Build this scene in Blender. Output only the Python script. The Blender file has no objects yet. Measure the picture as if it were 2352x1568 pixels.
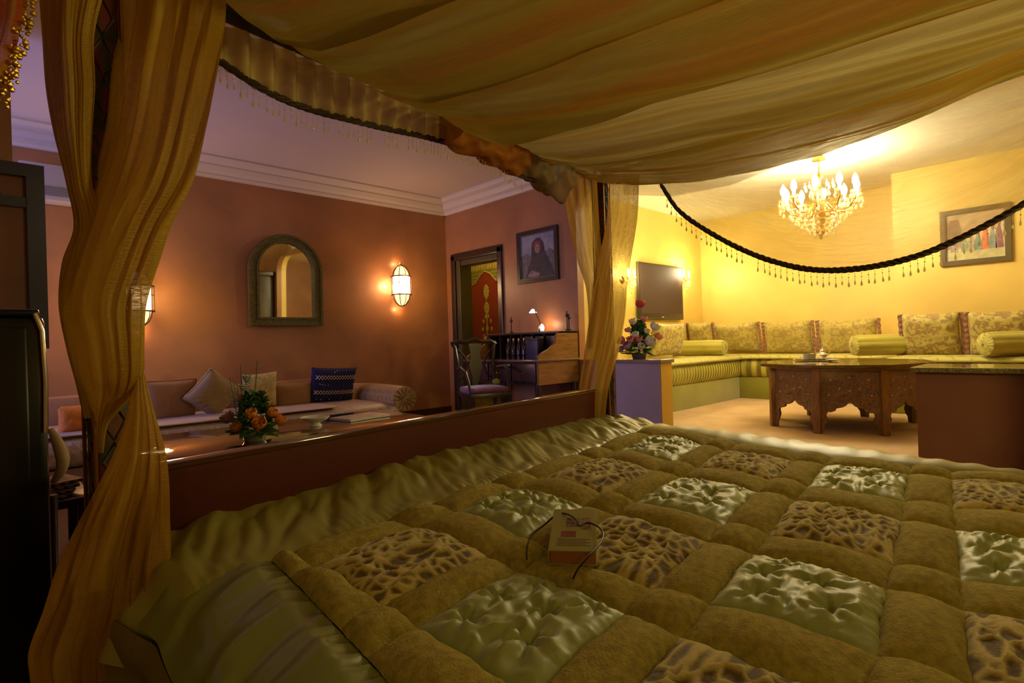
import bpy, bmesh, math, random
from math import sin, cos, pi, sqrt, atan2, radians, exp
from mathutils import Vector, Matrix, noise
from mathutils.geometry import tessellate_polygon
random.seed(7)
C = bpy.context.scene.collection
sc = bpy.context.scene

# ------------------------------------------------------------------ camera
H = 0.95
YAW = radians(46.4)
ROLL = 0.03
FPX = 1281.0
cam_d = bpy.data.cameras.new('camera')
cam_d.sensor_width = 36.0
cam_d.lens = FPX / 2352 * 36
cam_d.clip_start = 0.02
cam = bpy.data.objects.new('camera', cam_d)
C.objects.link(cam)
cam.matrix_world = (Matrix.Translation((0, 0, H)) @ Matrix.Rotation(YAW - pi/2, 4, 'Z')
                    @ Matrix.Rotation(pi/2, 4, 'X') @ Matrix.Rotation(-ROLL, 4, 'Z'))
sc.camera = cam
sc.view_settings.view_transform = 'Standard'
sc.view_settings.look = 'None'
sc.view_settings.gamma = 1
sc.view_settings.use_curve_mapping = False
sc.view_settings.exposure = 0.45

# ------------------------------------------------------------------ world and lights
w = bpy.data.worlds.new('dusk'); sc.world = w; w.use_nodes = True
w.node_tree.nodes['Background'].inputs[0].default_value = (0.10, 0.09, 0.10, 1)
w.node_tree.nodes['Background'].inputs[1].default_value = 0.35

def light(name, kind, loc, power, col, size=0.05, rot=None, sx=None, sy=None):
    d = bpy.data.lights.new(name, kind); d.energy = power; d.color = col
    if kind == 'AREA':
        d.shape = 'RECTANGLE'; d.size = sx; d.size_y = sy
    else:
        d.shadow_soft_size = size
    o = bpy.data.objects.new(name, d); C.objects.link(o); o.location = loc
    if rot: o.rotation_euler = rot
    return o
WARM = (1.0, 0.66, 0.30)
YELL = (1.0, 0.89, 0.45)
# dusk daylight through the tall window on the left wall, behind the bed's left side
light('window_daylight', 'AREA', (-2.34, 5.35, 1.55), 78, (0.30, 0.34, 1.0), rot=(0, radians(-90), 0), sx=1.7, sy=1.2)
# unseen fill lights, added to brighten the bed and the canopy
light('bed_fill', 'POINT', (2.9, -1.7, 1.25), 78, (1.0, 0.86, 0.26), 0.18)
light('bedroom_fill', 'POINT', (-0.9, -1.5, 1.6), 11, (1.0, 0.84, 0.28), 0.18)
light('canopy_fill', 'POINT', (1.5, 0.2, 2.7), 16, (1.0, 0.80, 0.45), 0.15)  # added above the canopy so that light shows through the cloth

# ------------------------------------------------------------------ pixel measured points -> real places
def W(lat, F, z=0.0):
    return Vector((cos(YAW)*F + sin(YAW)*lat, sin(YAW)*F - cos(YAW)*lat, z))
def ray(u, v):
    dx = u - 1176; dy = 784 - v
    return (dx + ROLL*dy)/FPX, (dy - ROLL*dx)/FPX
def atF(u, v, F):
    t, e = ray(u, v); return W(t*F, F, H + e*F)
def onz(u, v, z):
    t, e = ray(u, v); F = (z - H)/e; return W(t*F, F, z)
def onx(u, v, x):
    t, e = ray(u, v); F = x/(cos(YAW) + sin(YAW)*t); return W(t*F, F, H + e*F)
def ony(u, v, y):
    t, e = ray(u, v); F = y/(sin(YAW) - cos(YAW)*t); return W(t*F, F, H + e*F)
PA = (-0.916, 1.26); DA = (0.606, 0.795); DB = (0.795, -0.606)      # bed corner and its two directions (lateral, forward)
def bed(a, b, z):
    return W(PA[0] + DA[0]*a + DB[0]*b, PA[1] + DA[1]*a + DB[1]*b, z)
def onAB(u, v, b=0.0):        # the vertical plane of the footboard side
    t, e = ray(u, v)
    x0 = PA[0] + DB[0]*b; y0 = PA[1] + DB[1]*b
    a = (t*y0 - x0)/(DA[0] - t*DA[1]); F = y0 + DA[1]*a
    return bed(a, b, H + e*F), a, H + e*F
def onBC(u, v, a=2.38):       # the vertical plane of the far side
    t, e = ray(u, v)
    x0 = PA[0] + DA[0]*a; y0 = PA[1] + DA[1]*a
    b = (t*y0 - x0)/(DB[0] - t*DB[1]); F = y0 + DB[1]*b
    return bed(a, b, H + e*F), b, H + e*F
BANG = atan2((bed(1, 0, 0) - bed(0, 0, 0)).y, (bed(1, 0, 0) - bed(0, 0, 0)).x)    # heading of the bed's long side

# ------------------------------------------------------------------ materials
def lin(c):
    return tuple(((x/255)/12.92 if x/255 <= 0.04045 else ((x/255 + 0.055)/1.055)**2.4) for x in c)
MATS = {}
def mat(name, col, rough=0.6, metal=0.0, bump=0.0, bscale=30, var=0.0, vscale=4, col2=None, spec=0.5,
        trans=0.0, alpha=1.0, sheen=0.0, emit=None, estr=0, attr=None, pattern=None, pscale=10, coat=0, stretch=None, transl=0.0, detail=4):
    if name in MATS: return MATS[name]
    m = bpy.data.materials.new(name); m.use_nodes = True
    nt = m.node_tree; N = nt.nodes; L = nt.links
    b = N['Principled BSDF']; out = N['Material Output']
    b.inputs['Base Color'].default_value = (*col, 1)
    b.inputs['Roughness'].default_value = rough
    b.inputs['Metallic'].default_value = metal
    b.inputs['Specular IOR Level'].default_value = spec
    b.inputs['Transmission Weight'].default_value = trans
    b.inputs['Sheen Weight'].default_value = sheen
    b.inputs['Coat Weight'].default_value = coat
    if emit:
        b.inputs['Emission Color'].default_value = (*emit, 1); b.inputs['Emission Strength'].default_value = estr
    tc = N.new('ShaderNodeTexCoord'); mp = N.new('ShaderNodeMapping')
    L.new(tc.outputs['Object'], mp.inputs[0])
    if stretch: mp.inputs['Scale'].default_value = stretch
    colsock = None
    if attr:
        at = N.new('ShaderNodeAttribute'); at.attribute_name = attr
        mx = N.new('ShaderNodeMix'); mx.data_type = 'RGBA'
        mx.inputs['A'].default_value = (*col, 1); mx.inputs['B'].default_value = (*(col2 or col), 1)
        L.new(at.outputs['Fac'], mx.inputs['Factor']); colsock = mx.outputs['Result']
    elif pattern:
        if pattern == 'voronoi':
            tx = N.new('ShaderNodeTexVoronoi'); tx.feature = 'DISTANCE_TO_EDGE'; s = tx.outputs['Distance']
            tx.inputs['Scale'].default_value = pscale; lo, hi = 0.04, 0.22
        elif pattern == 'brocade':
            tx = N.new('ShaderNodeTexMagic'); tx.turbulence_depth = 4; tx.inputs['Scale'].default_value = pscale
            tx.inputs['Distortion'].default_value = 1.6; s = tx.outputs['Fac']; lo, hi = 0.38, 0.6
        elif pattern == 'roses':
            vt = N.new('ShaderNodeTexVoronoi'); vt.inputs['Scale'].default_value = pscale
            L.new(mp.outputs[0], vt.inputs['Vector'])
            n2 = N.new('ShaderNodeTexNoise'); n2.inputs['Scale'].default_value = pscale*3.2; L.new(mp.outputs[0], n2.inputs['Vector'])
            ad = N.new('ShaderNodeMath'); ad.operation = 'ADD'; L.new(vt.outputs['Distance'], ad.inputs[0]); L.new(n2.outputs['Fac'], ad.inputs[1])
            tx = N.new('ShaderNodeMath'); tx.operation = 'SINE'; mu = N.new('ShaderNodeMath'); mu.operation = 'MULTIPLY'; mu.inputs[1].default_value = 13
            L.new(ad.outputs[0], mu.inputs[0]); L.new(mu.outputs[0], tx.inputs[0]); s = tx.outputs[0]; lo, hi = -0.5, 0.5
        elif pattern == 'wave':
            tx = N.new('ShaderNodeTexWave'); tx.inputs['Scale'].default_value = pscale; s = tx.outputs['Fac']
            tx.inputs['Distortion'].default_value = 1.0; lo, hi = 0.3, 0.7
        else:
            tx = N.new('ShaderNodeTexNoise'); tx.inputs['Scale'].default_value = pscale; s = tx.outputs['Fac']; lo, hi = 0.42, 0.58
        if 'Vector' in tx.inputs: L.new(mp.outputs[0], tx.inputs['Vector'])
        mr = N.new('ShaderNodeMapRange'); mr.inputs['From Min'].default_value = lo; mr.inputs['From Max'].default_value = hi
        L.new(s, mr.inputs['Value'])
        mx = N.new('ShaderNodeMix'); mx.data_type = 'RGBA'
        mx.inputs['A'].default_value = (*col, 1); mx.inputs['B'].default_value = (*(col2 or col), 1)
        L.new(mr.outputs[0], mx.inputs['Factor']); colsock = mx.outputs['Result']
    if var:
        nz = N.new('ShaderNodeTexNoise'); nz.inputs['Scale'].default_value = vscale; nz.inputs['Detail'].default_value = 5
        L.new(mp.outputs[0], nz.inputs['Vector'])
        mr = N.new('ShaderNodeMapRange'); mr.inputs['From Min'].default_value = 0.3; mr.inputs['From Max'].default_value = 0.7
        mr.inputs['To Min'].default_value = 1 - var; mr.inputs['To Max'].default_value = 1 + var
        L.new(nz.outputs['Fac'], mr.inputs['Value'])
        hv = N.new('ShaderNodeHueSaturation')
        if colsock: L.new(colsock, hv.inputs['Color'])
        else: hv.inputs['Color'].default_value = (*col, 1)
        L.new(mr.outputs[0], hv.inputs['Value']); colsock = hv.outputs['Color']
    if colsock: L.new(colsock, b.inputs['Base Color'])
    nrm = None
    if bump:
        nb = N.new('ShaderNodeTexNoise'); nb.inputs['Scale'].default_value = bscale; nb.inputs['Detail'].default_value = detail
        L.new(mp.outputs[0], nb.inputs['Vector'])
        bp = N.new('ShaderNodeBump'); bp.inputs['Strength'].default_value = bump; bp.inputs['Distance'].default_value = 0.01
        L.new(nb.outputs['Fac'], bp.inputs['Height']); nrm = bp.outputs['Normal']; L.new(nrm, b.inputs['Normal'])
    last = b.outputs[0]
    if transl:
        tr = N.new('ShaderNodeBsdfTranslucent')
        if colsock: L.new(colsock, tr.inputs['Color'])
        else: tr.inputs['Color'].default_value = (*col, 1)
        if nrm: L.new(nrm, tr.inputs['Normal'])
        ms = N.new('ShaderNodeMixShader'); ms.inputs[0].default_value = transl
        L.new(last, ms.inputs[1]); L.new(tr.outputs[0], ms.inputs[2]); last = ms.outputs[0]
    if alpha < 1:
        tp = N.new('ShaderNodeBsdfTransparent'); tp.inputs[0].default_value = (1, 1, 1, 1)
        ms = N.new('ShaderNodeMixShader'); ms.inputs[0].default_value = alpha
        L.new(tp.outputs[0], ms.inputs[1]); L.new(last, ms.inputs[2]); last = ms.outputs[0]
    L.new(last, out.inputs['Surface'])
    MATS[name] = m; return m

TERRA = mat('terracotta_plaster', (0.34, 0.145, 0.055), 0.42, var=0.22, vscale=1.7, bump=0.12, bscale=14)
YPLAST = mat('yellow_plaster', (0.78, 0.56, 0.14), 0.45, var=0.10, vscale=1.3, bump=0.08, bscale=12)
CEIL = mat('ceiling_paint', (0.60, 0.50, 0.44), 0.7, var=0.04, vscale=1)
CEILY = mat('ceiling_paint_warm', (0.80, 0.74, 0.58), 0.7)
CORN = mat('cornice_plaster', (0.62, 0.52, 0.42), 0.6)
FLOORM = mat('floor_tile', (0.16, 0.09, 0.055), 0.3, var=0.2)
RUG = mat('beige_carpet', (0.62, 0.43, 0.26), 0.95, var=0.12, vscale=3, bump=0.3, bscale=150)
DWOOD = mat('dark_wood', (0.035, 0.016, 0.009), 0.3, var=0.3, vscale=8, stretch=(1, 1, 6))
MWOOD = mat('mid_wood', (0.26, 0.11, 0.025), 0.32, var=0.35, vscale=6, stretch=(1, 6, 6))
REDWOOD = mat('redwood_panel', (0.11, 0.017, 0.004), 0.55, spec=0.25, var=0.15, vscale=3, stretch=(1, 1, 8))
OLIVEW = mat('olive_carved_wood', (0.095, 0.072, 0.008), 0.42, var=0.45, vscale=35, bump=0.5, bscale=60)
GLASS = mat('table_glass', (0.85, 0.9, 0.85), 0.03, trans=1.0, spec=0.8)
GLASSTOP = mat('table_glass_top', (0.10, 0.075, 0.045), 0.05, spec=1.0, coat=1.0, alpha=0.75)
MIRR = mat('mirror_silver', (0.85, 0.88, 0.82), 0.02, metal=1.0)
BRASS = mat('brass', (0.55, 0.33, 0.09), 0.25, metal=1.0)
IRON = mat('dark_iron', (0.05, 0.03, 0.02), 0.45, metal=0.6)
CHROME = mat('chrome', (0.7, 0.7, 0.72), 0.15, metal=1.0)
BLACK = mat('black_lacquer', (0.004, 0.004, 0.005), 0.25)
WHITE = mat('white_ceramic', (0.75, 0.72, 0.68), 0.25)
CRYST = mat('cut_crystal', (0.95, 0.75, 0.40), 0.05, spec=1.0, alpha=0.6)
BEADM = mat('amber_glass_bead', (1.0, 0.90, 0.60), 0.08, spec=1.0, coat=1.0, alpha=0.8, transl=0.5)

# ------------------------------------------------------------------ builders
class MB:
    def __init__(s): s.bm = bmesh.new()
    def box(s, x0, x1, y0, y1, z0, z1, bev=0.0, M=None):
        bm2 = bmesh.new()
        r = bmesh.ops.create_cube(bm2, size=1)
        for v in bm2.verts:
            v.co = Vector(((x0+x1)/2 + v.co.x*(x1-x0), (y0+y1)/2 + v.co.y*(y1-y0), (z0+z1)/2 + v.co.z*(z1-z0)))
        if bev: bmesh.ops.bevel(bm2, geom=bm2.edges[:], offset=bev, segments=2, affect='EDGES', profile=0.6)
        s.merge(bm2, M); return s
    def merge(s, bm2, M=None):
        if M is not None: bmesh.ops.transform(bm2, matrix=M, verts=bm2.verts)
        me = bpy.data.meshes.new('t'); bm2.to_mesh(me); bm2.free(); s.bm.from_mesh(me); bpy.data.meshes.remove(me)
    def lathe(s, prof, n=16, M=None, cap=True, wob=None):
        bm2 = bmesh.new(); rings = []
        for (r, z) in prof:
            ring = []
            for i in range(n):
                a = 2*pi*i/n; rr = r*(wob(a, z) if wob else 1)
                ring.append(bm2.verts.new((rr*cos(a), rr*sin(a), z)))
            rings.append(ring)
        for k in range(len(rings)-1):
            for i in range(n):
                bm2.faces.new((rings[k][i], rings[k][(i+1) % n], rings[k+1][(i+1) % n], rings[k+1][i]))
        if cap:
            bm2.faces.new(rings[0][::-1]); bm2.faces.new(rings[-1])
        s.merge(bm2, M); return s
    def tube(s, pts, r, n=6, closed=False):
        pts = [Vector(p) for p in pts]; rings = []; bm = s.bm; m = len(pts); pq = None
        up = Vector((0, 0, 1))
        for i, p in enumerate(pts):
            a = pts[(i-1) % m] if (i or closed) else p; b = pts[(i+1) % m] if (i < m-1 or closed) else p
            t = (b - a)
            if t.length < 1e-9: t = Vector((0, 0, 1))
            t.normalize()
            q = t.cross(up) if pq is None else pq - t*pq.dot(t)
            if q.length < 0.05: q = t.cross(Vector((1, 0, 0)))
            q.normalize(); q2 = t.cross(q); pq = None if closed else q
            rr = r(i/(m-1)) if callable(r) else r
            rings.append([bm.verts.new(p + rr*(cos(2*pi*k/n)*q + sin(2*pi*k/n)*q2)) for k in range(n)])
        rg = range(m) if closed else range(m-1)
        for i in rg:
            A_, B_ = rings[i], rings[(i+1) % m]
            for k in range(n): bm.faces.new((A_[k], A_[(k+1) % n], B_[(k+1) % n], B_[k]))
        if not closed:
            bm.faces.new(rings[0][::-1]); bm.faces.new(rings[-1])
        return s
    def prism(s, poly, d, M=None):      # polygon in local XZ, extruded along local Y from 0 to d
        bm2 = bmesh.new()
        f = [bm2.verts.new((x, 0, z)) for x, z in poly]; g = [bm2.verts.new((x, d, z)) for x, z in poly]
        n = len(poly)
        for tri in tessellate_polygon([[Vector((x, z, 0)) for x, z in poly]]):
            bm2.faces.new([f[q] for q in tri]); bm2.faces.new([g[q] for q in reversed(tri)])
        for i in range(n): bm2.faces.new((f[i], g[i], g[(i+1) % n], f[(i+1) % n]))
        s.merge(bm2, M); return s
    def band(s, outer, inner, d, M=None):   # frame between two matching outlines in local XZ
        bm2 = bmesh.new(); n = len(outer)
        v = [[bm2.verts.new((x, y, z)) for x, z in pl] for pl in (outer, inner) for y in (0, d)]
        of, ob, inf, inb = v
        for i in range(n):
            j = (i+1) % n
            bm2.faces.new((of[i], of[j], inf[j], inf[i])); bm2.faces.new((ob[j], ob[i], inb[i], inb[j]))
            bm2.faces.new((of[j], of[i], ob[i], ob[j])); bm2.faces.new((inf[i], inf[j], inb[j], inb[i]))
        s.merge(bm2, M); return s
    def grid(s, fn, nu, nv, closeu=False):
        bm = s.bm; R = []
        for j in range(nv+1):
            R.append([bm.verts.new(fn(i/nu, j/nv)) for i in range(nu + (0 if closeu else 1))])
        k = len(R[0])
        for j in range(nv):
            for i in range(nu):
                bm.faces.new((R[j][i], R[j][(i+1) % k], R[j+1][(i+1) % k], R[j+1][i]))
        return s
    def ball(s, p, r, sub=1, sc3=(1, 1, 1), M=None):
        bm2 = bmesh.new(); bmesh.ops.create_icosphere(bm2, subdivisions=sub, radius=r)
        for v in bm2.verts: v.co = Vector((v.co.x*sc3[0] + p[0], v.co.y*sc3[1] + p[1], v.co.z*sc3[2] + p[2]))
        s.merge(bm2, M); return s
    def build(s, name, m, parent=None, smooth=True, solid=0, ang=40, flipfix=True):
        if flipfix: bmesh.ops.recalc_face_normals(s.bm, faces=s.bm.faces)
        me = bpy.data.meshes.new(name); s.bm.to_mesh(me); s.bm.free()
        for mm in (m if isinstance(m, list) else [m]): me.materials.append(mm)
        if smooth:
            me.shade_smooth()
            try: me.set_sharp_from_angle(angle=radians(ang))
            except Exception: pass
        o = bpy.data.objects.new(name, me); C.objects.link(o)
        if parent is not None:
            o.parent = parent
        if solid:
            sm = o.modifiers.new('thickness', 'SOLIDIFY'); sm.thickness = solid; sm.offset = 0
        return o
def tag(o, label, cat, group=None, kind=None):
    if label: o['label'] = label
    if cat: o['category'] = cat
    if group: o['group'] = group
    if kind: o['kind'] = kind
    return o
def thing(name, label, cat, loc=(0, 0, 0), rz=0, group=None):
    o = bpy.data.objects.new(name, None); C.objects.link(o); o.location = loc; o.rotation_euler = (0, 0, rz)
    o.empty_display_size = 0.05
    return tag(o, label, cat, group)
def local(root):     # world -> local of an unparented empty (location + z rotation)
    return (Matrix.Translation(root.location) @ Matrix.Rotation(root.rotation_euler[2], 4, 'Z')).inverted()
def struct(name, mb, m, smooth=False):
    o = mb.build(name, m, smooth=smooth); o['kind'] = 'structure'; return o
def copies(o, parent, mats):     # share the mesh of a part at many places
    for M in mats:
        c = o.copy(); C.objects.link(c); c.parent = parent; c.matrix_local = M
def T(x, y, z): return Matrix.Translation((x, y, z))
def RZ(a): return Matrix.Rotation(a, 4, 'Z')
def RX(a): return Matrix.Rotation(a, 4, 'X')
def RY(a): return Matrix.Rotation(a, 4, 'Y')
def interp(x, xs, ys):
    if x <= xs[0]: return ys[0]
    for i in range(len(xs)-1):
        if x <= xs[i+1]:
            t = (x - xs[i])/(xs[i+1] - xs[i]); return ys[i] + (ys[i+1] - ys[i])*t
    return ys[-1]
def sinterp(x, xs, ys):      # smooth (catmull-rom like) interpolation
    n = len(xs)
    if x <= xs[0]: return ys[0]
    if x >= xs[-1]: return ys[-1]
    for i in range(n-1):
        if x <= xs[i+1]:
            h = xs[i+1] - xs[i]; t = (x - xs[i])/h
            def sl(k):
                if k <= 0: return (ys[1]-ys[0])/(xs[1]-xs[0])
                if k >= n-1: return (ys[-1]-ys[-2])/(xs[-1]-xs[-2])
                return (ys[k+1]-ys[k-1])/(xs[k+1]-xs[k-1])
            m0, m1 = sl(i)*h, sl(i+1)*h
            return (2*t**3-3*t*t+1)*ys[i] + (t**3-2*t*t+t)*m0 + (-2*t**3+3*t*t)*ys[i+1] + (t**3-t*t)*m1

# ================================================================== THE SETTING
CZ = 2.88
YB = 6.18; XR = 4.68; XY = 8.88; XJ = 8.2; YT = 4.62
struct('floor', MB().box(-2.4, 9.0, -3.2, 6.4, -0.1, 0.0), FLOORM)
struct('wall_back', MB().box(-2.4, XR+0.1, YB, YB+0.15, 0, CZ), TERRA)
struct('wall_left', MB().box(-2.5, -2.36, -3.2, 4.7, 0, CZ).box(-2.5, -2.36, 6.0, 6.3, 0, CZ).box(-2.5, -2.36, 4.7, 6.0, 0, 0.55).box(-2.5, -2.36, 4.7, 6.0, 2.55, CZ), TERRA)
wf = MB()
wf.box(-2.46, -2.38, 4.7, 4.77, 0.55, 2.55).box(-2.46, -2.38, 5.93, 6.0, 0.55, 2.55).box(-2.46, -2.38, 5.31, 5.39, 0.55, 2.55).box(-2.46, -2.38, 4.7, 6.0, 0.55, 0.62).box(-2.46, -2.38, 4.7, 6.0, 2.48, 2.55)
struct('window_1', wf, DWOOD)
struct('wall_front', MB().box(-2.4, 9.0, -3.35, -3.2, 0, CZ), TERRA)
struct('wall_screen', MB().box(-2.36, 0.16, 4.42, 4.52, 0, CZ-0.2), TERRA)
# door opening and arched opening in the wall between the two rooms
dy1 = onx(1048, 700, XR).y; dy0 = onx(1150, 700, XR).y; dz = 2.08
wr = MB()
def arch_header(x0, x1, y0, y1, zb, r):
    n = 10; poly = [(y0, CZ), (y0, zb - r)]
    for i in range(n+1):
        a = pi/2*i/n; poly.append((y0 + r - r*cos(a), zb - r + r*sin(a)))
    for i in range(n+1):
        a = pi/2*i/n; poly.append((y1 - r + r*sin(a), zb - r + r*cos(a)))
    poly += [(y1, CZ)]
    return poly
YO0, YO1 = -0.05, 3.86
for k, (x0, x1) in enumerate(((XR, XR+0.1), (XR+0.1, XR+0.2))):
    m = MB()
    m.box(x0, x1, dy1, YB+0.1, 0, CZ).box(x0, x1, dy0, dy1, dz, CZ).box(x0, x1, YO1, dy0, 0, CZ).box(x0, x1, -3.2, YO0, 0, CZ)
    poly = arch_header(x0, x1, YO0, YO1, 2.62, 0.34)
    m.prism(poly, 0.1, Matrix.Translation((x0 + 0.1, 0, 0)) @ Matrix.Rotation(pi/2, 4, 'Z'))
    struct('wall_right' if k == 0 else 'wall_divider', m, TERRA if k == 0 else YPLAST)
struct('wall_yellow', MB().box(XR+0.2, XY, YT, YT+0.12, 0, CZ), YPLAST)
struct('wall_far', MB().box(XY, XY+0.12, 1.7, YT+0.1, 0, CZ), YPLAST)
struct('wall_jut', MB().box(XJ, XY+0.12, -3.2, 1.72, 0, CZ), YPLAST)
struct('ceiling', MB().box(-2.4, XR+0.1, -3.2, YB+0.1, CZ, CZ+0.1), CEIL)
struct('ceiling_yellow', MB().box(XR+0.1, 9.0, -3.2, YT+0.1, CZ, CZ+0.1), CEILY)
# stepped cornice
prof = [(0, 2.70), (0.035, 2.70), (0.05, 2.725), (0.05, 2.74), (0.10, 2.76), (0.13, 2.80), (0.13, 2.815), (0.19, 2.835), (0.22, 2.86), (0.22, 2.88), (0, 2.88)]
def cornice(name, axis, c0, c1, wall, sgn):
    bm = MB(); rows = []
    for c in (c0, c1):
        rows.append([bm.bm.verts.new((c if axis == 'x' else wall + sgn*o_, wall + sgn*o_ if axis == 'x' else c, z)) for o_, z in prof])
    n = len(prof)
    for i in range(n): bm.bm.faces.new((rows[0][i], rows[0][(i+1) % n], rows[1][(i+1) % n], rows[1][i]))
    bm.bm.faces.new(rows[0]); bm.bm.faces.new(rows[1][::-1])
    struct(name, bm, CORN)
cornice('trim_1', 'x', -2.36, XR, YB, -1)
cornice('trim_2', 'y', YO1-3.0, YB, XR, -1)
struct('baseboard_back', MB().box(-2.3, XR, YB-0.02, YB, 0, 0.09), DWOOD)
struct('baseboard_right', MB().box(XR-0.02, XR, YO1, dy0-0.08, 0, 0.09), DWOOD)
# low partition walls either side of the step through
struct('wall_low_left', MB().box(XR, XR+0.2, 2.88, YO1, 0, 0.70), mat('plaster_blue_lit', (0.42, 0.34, 0.42), 0.5, var=0.12, vscale=2, bump=0.1))  # lilac puts the blue window light into the terracotta's colour
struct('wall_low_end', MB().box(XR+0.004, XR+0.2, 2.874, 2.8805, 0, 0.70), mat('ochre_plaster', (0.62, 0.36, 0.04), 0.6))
struct('trim_3', MB().box(XR-0.02, XR+0.23, 2.86, YO1, 0.70, 0.735, bev=0.006), mat('partition_cap', (0.30, 0.20, 0.15), 0.25, var=0.2))
struct('wall_low_right', MB().box(XR, XR+0.2, YO0, 0.872, 0, 0.655), mat('brown_plaster', (0.20, 0.075, 0.05), 0.45, var=0.15, vscale=2, bump=0.1))
struct('trim_4', MB().box(XR-0.05, XR+0.5, YO0-0.3, 0.90, 0.655, 0.69, bev=0.008), mat('green_granite', (0.16, 0.13, 0.06), 0.12, var=0.6, vscale=60, coat=0.6))
struct('floor_salon', MB().box(XR+0.2, 8.88, -3.2, 4.62, 0.0, 0.006), RUG)
# door casing
m = MB()
m.box(XR-0.03, XR+0.12, dy1-0.02, dy1+0.06, 0, dz+0.05, bev=0.008).box(XR-0.03, XR+0.12, dy0-0.06, dy0+0.02, 0, dz+0.05, bev=0.008).box(XR-0.03, XR+0.12, dy0-0.06, dy1+0.06, dz-0.02, dz+0.07, bev=0.008)
struct('door_1', m, DWOOD)
m = MB()
m.box(XR+0.0, XR+0.2, dy1-0.10, dy1-0.02, 0, dz-0.02, bev=0.006).box(XR+0.02, XR+0.2, dy0, dy1, dz-0.09, dz-0.02, bev=0.006)
struct('door_2', m, mat('olive_door_wood', (0.055, 0.04, 0.012), 0.4, var=0.2))
# little hall behind the door
hx = XR + 1.05
struct('wall_hall', MB().box(hx, hx+0.1, 4.74, 6.9, 0, CZ).box(XR+0.2, hx, 6.9, 7.0, 0, CZ).box(XR+0.2, hx+0.1, 4.74, 4.8, 0, CZ).box(XR+0.1, XR+0.2, 6.2, 7.0, 0, CZ), mat('hall_plaster', (0.50, 0.42, 0.03), 0.5, var=0.1))
struct('floor_hall', MB().box(XR+0.2, hx+0.1, 4.8, 7.0, -0.1, 0.001), FLOORM)
struct('ceiling_hall', MB().box(XR+0.1, hx+0.1, 4.74, 7.0, CZ-0.1, CZ), CEILY)
light('hall_lamp', 'POINT', (XR+0.4, 5.9, 2.55), 11, (1, 0.82, 0.4), 0.06)
# embroidered hanging on the hall wall
p0 = onx(1067, 590, hx-0.03); p1 = onx(1158, 590, hx-0.03)
ya, yb = p1.y - 0.1, p0.y + 0.02; zt = 2.0
hg = thing('wall_hanging', 'red and gold embroidered arched hanging on the wall seen through the doorway', 'wall hanging', (hx-0.01, (ya+yb)/2, 0.1))
GOLDEMB = mat('gold_embroidery', (0.36, 0.27, 0.05), 0.6, var=0.35, vscale=40, bump=0.4, bscale=90)
GREENB = mat('green_brocade', (0.05, 0.06, 0.01), 0.7, pattern='brocade', pscale=14, col2=(0.26, 0.21, 0.05))
hw = (yb-ya)/2
MH = Matrix.Rotation(pi/2, 4, 'Z')
def hbox(m, y0, y1, z0, z1, d): return m.box(-d, 0, y0, y1, z0, z1)
MB().box(-0.012, 0, -hw, hw, 0, zt-0.1, bev=0.002).build('cloth', GREENB, hg)
redp = [(-hw*0.68, 0.1), (hw*0.72, 0.1), (hw*0.72, 1.52), (hw*0.45, 1.56), (hw*0.22, 1.66), (0.02, 1.70), (-hw*0.2, 1.66), (-hw*0.42, 1.56), (-hw*0.68, 1.52)]
MB().prism([(x, z) for x, z in redp], 0.008, T(-0.012, 0, 0) @ RZ(pi/2)).build('red_panel', mat('red_cloth', (0.22, 0.022, 0.006), 0.8), hg, smooth=False)
m = MB(); pts = [(-0.024, x, z) for x, z in redp]; m.tube(pts, 0.012, closed=True)
m.build('gold_border', GOLDEMB, hg)
m = MB()
for (cz_, ry, rz_) in ((1.42, 0.055, 0.09), (1.20, 0.05, 0.07), (0.92, 0.13, 0.22), (0.70, 0.09, 0.14), (0.45, 0.16, 0.10), (0.25, 0.20, 0.08)):
    for k in range(10):
        a = 2*pi*k/10
        m.ball((-0.022, ry*0.8*cos(a), cz_ + rz_*0.8*sin(a)), 0.02, 1, (0.3, 1.3, 1.6))
    m.ball((-0.022, 0, cz_), 0.035, 1, (0.3, 1, 1.4))
m.tube([(-0.022, 0, 0.15), (-0.022, 0, 1.5)], 0.008)
m.build('medallion', GOLDEMB, hg)
m = MB()
for k in range(16): m.box(-0.02, 0.0, -hw+k*2*hw/16, -hw+(k+0.7)*2*hw/16, zt-0.28, zt-0.12, bev=0.004)
m.box(-0.025, 0, -hw, hw, zt-0.12, zt-0.06, bev=0.004)
m.build('scalloped_heading', GOLDEMB, hg)
hg.scale = (1, 1, 1.15)

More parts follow.
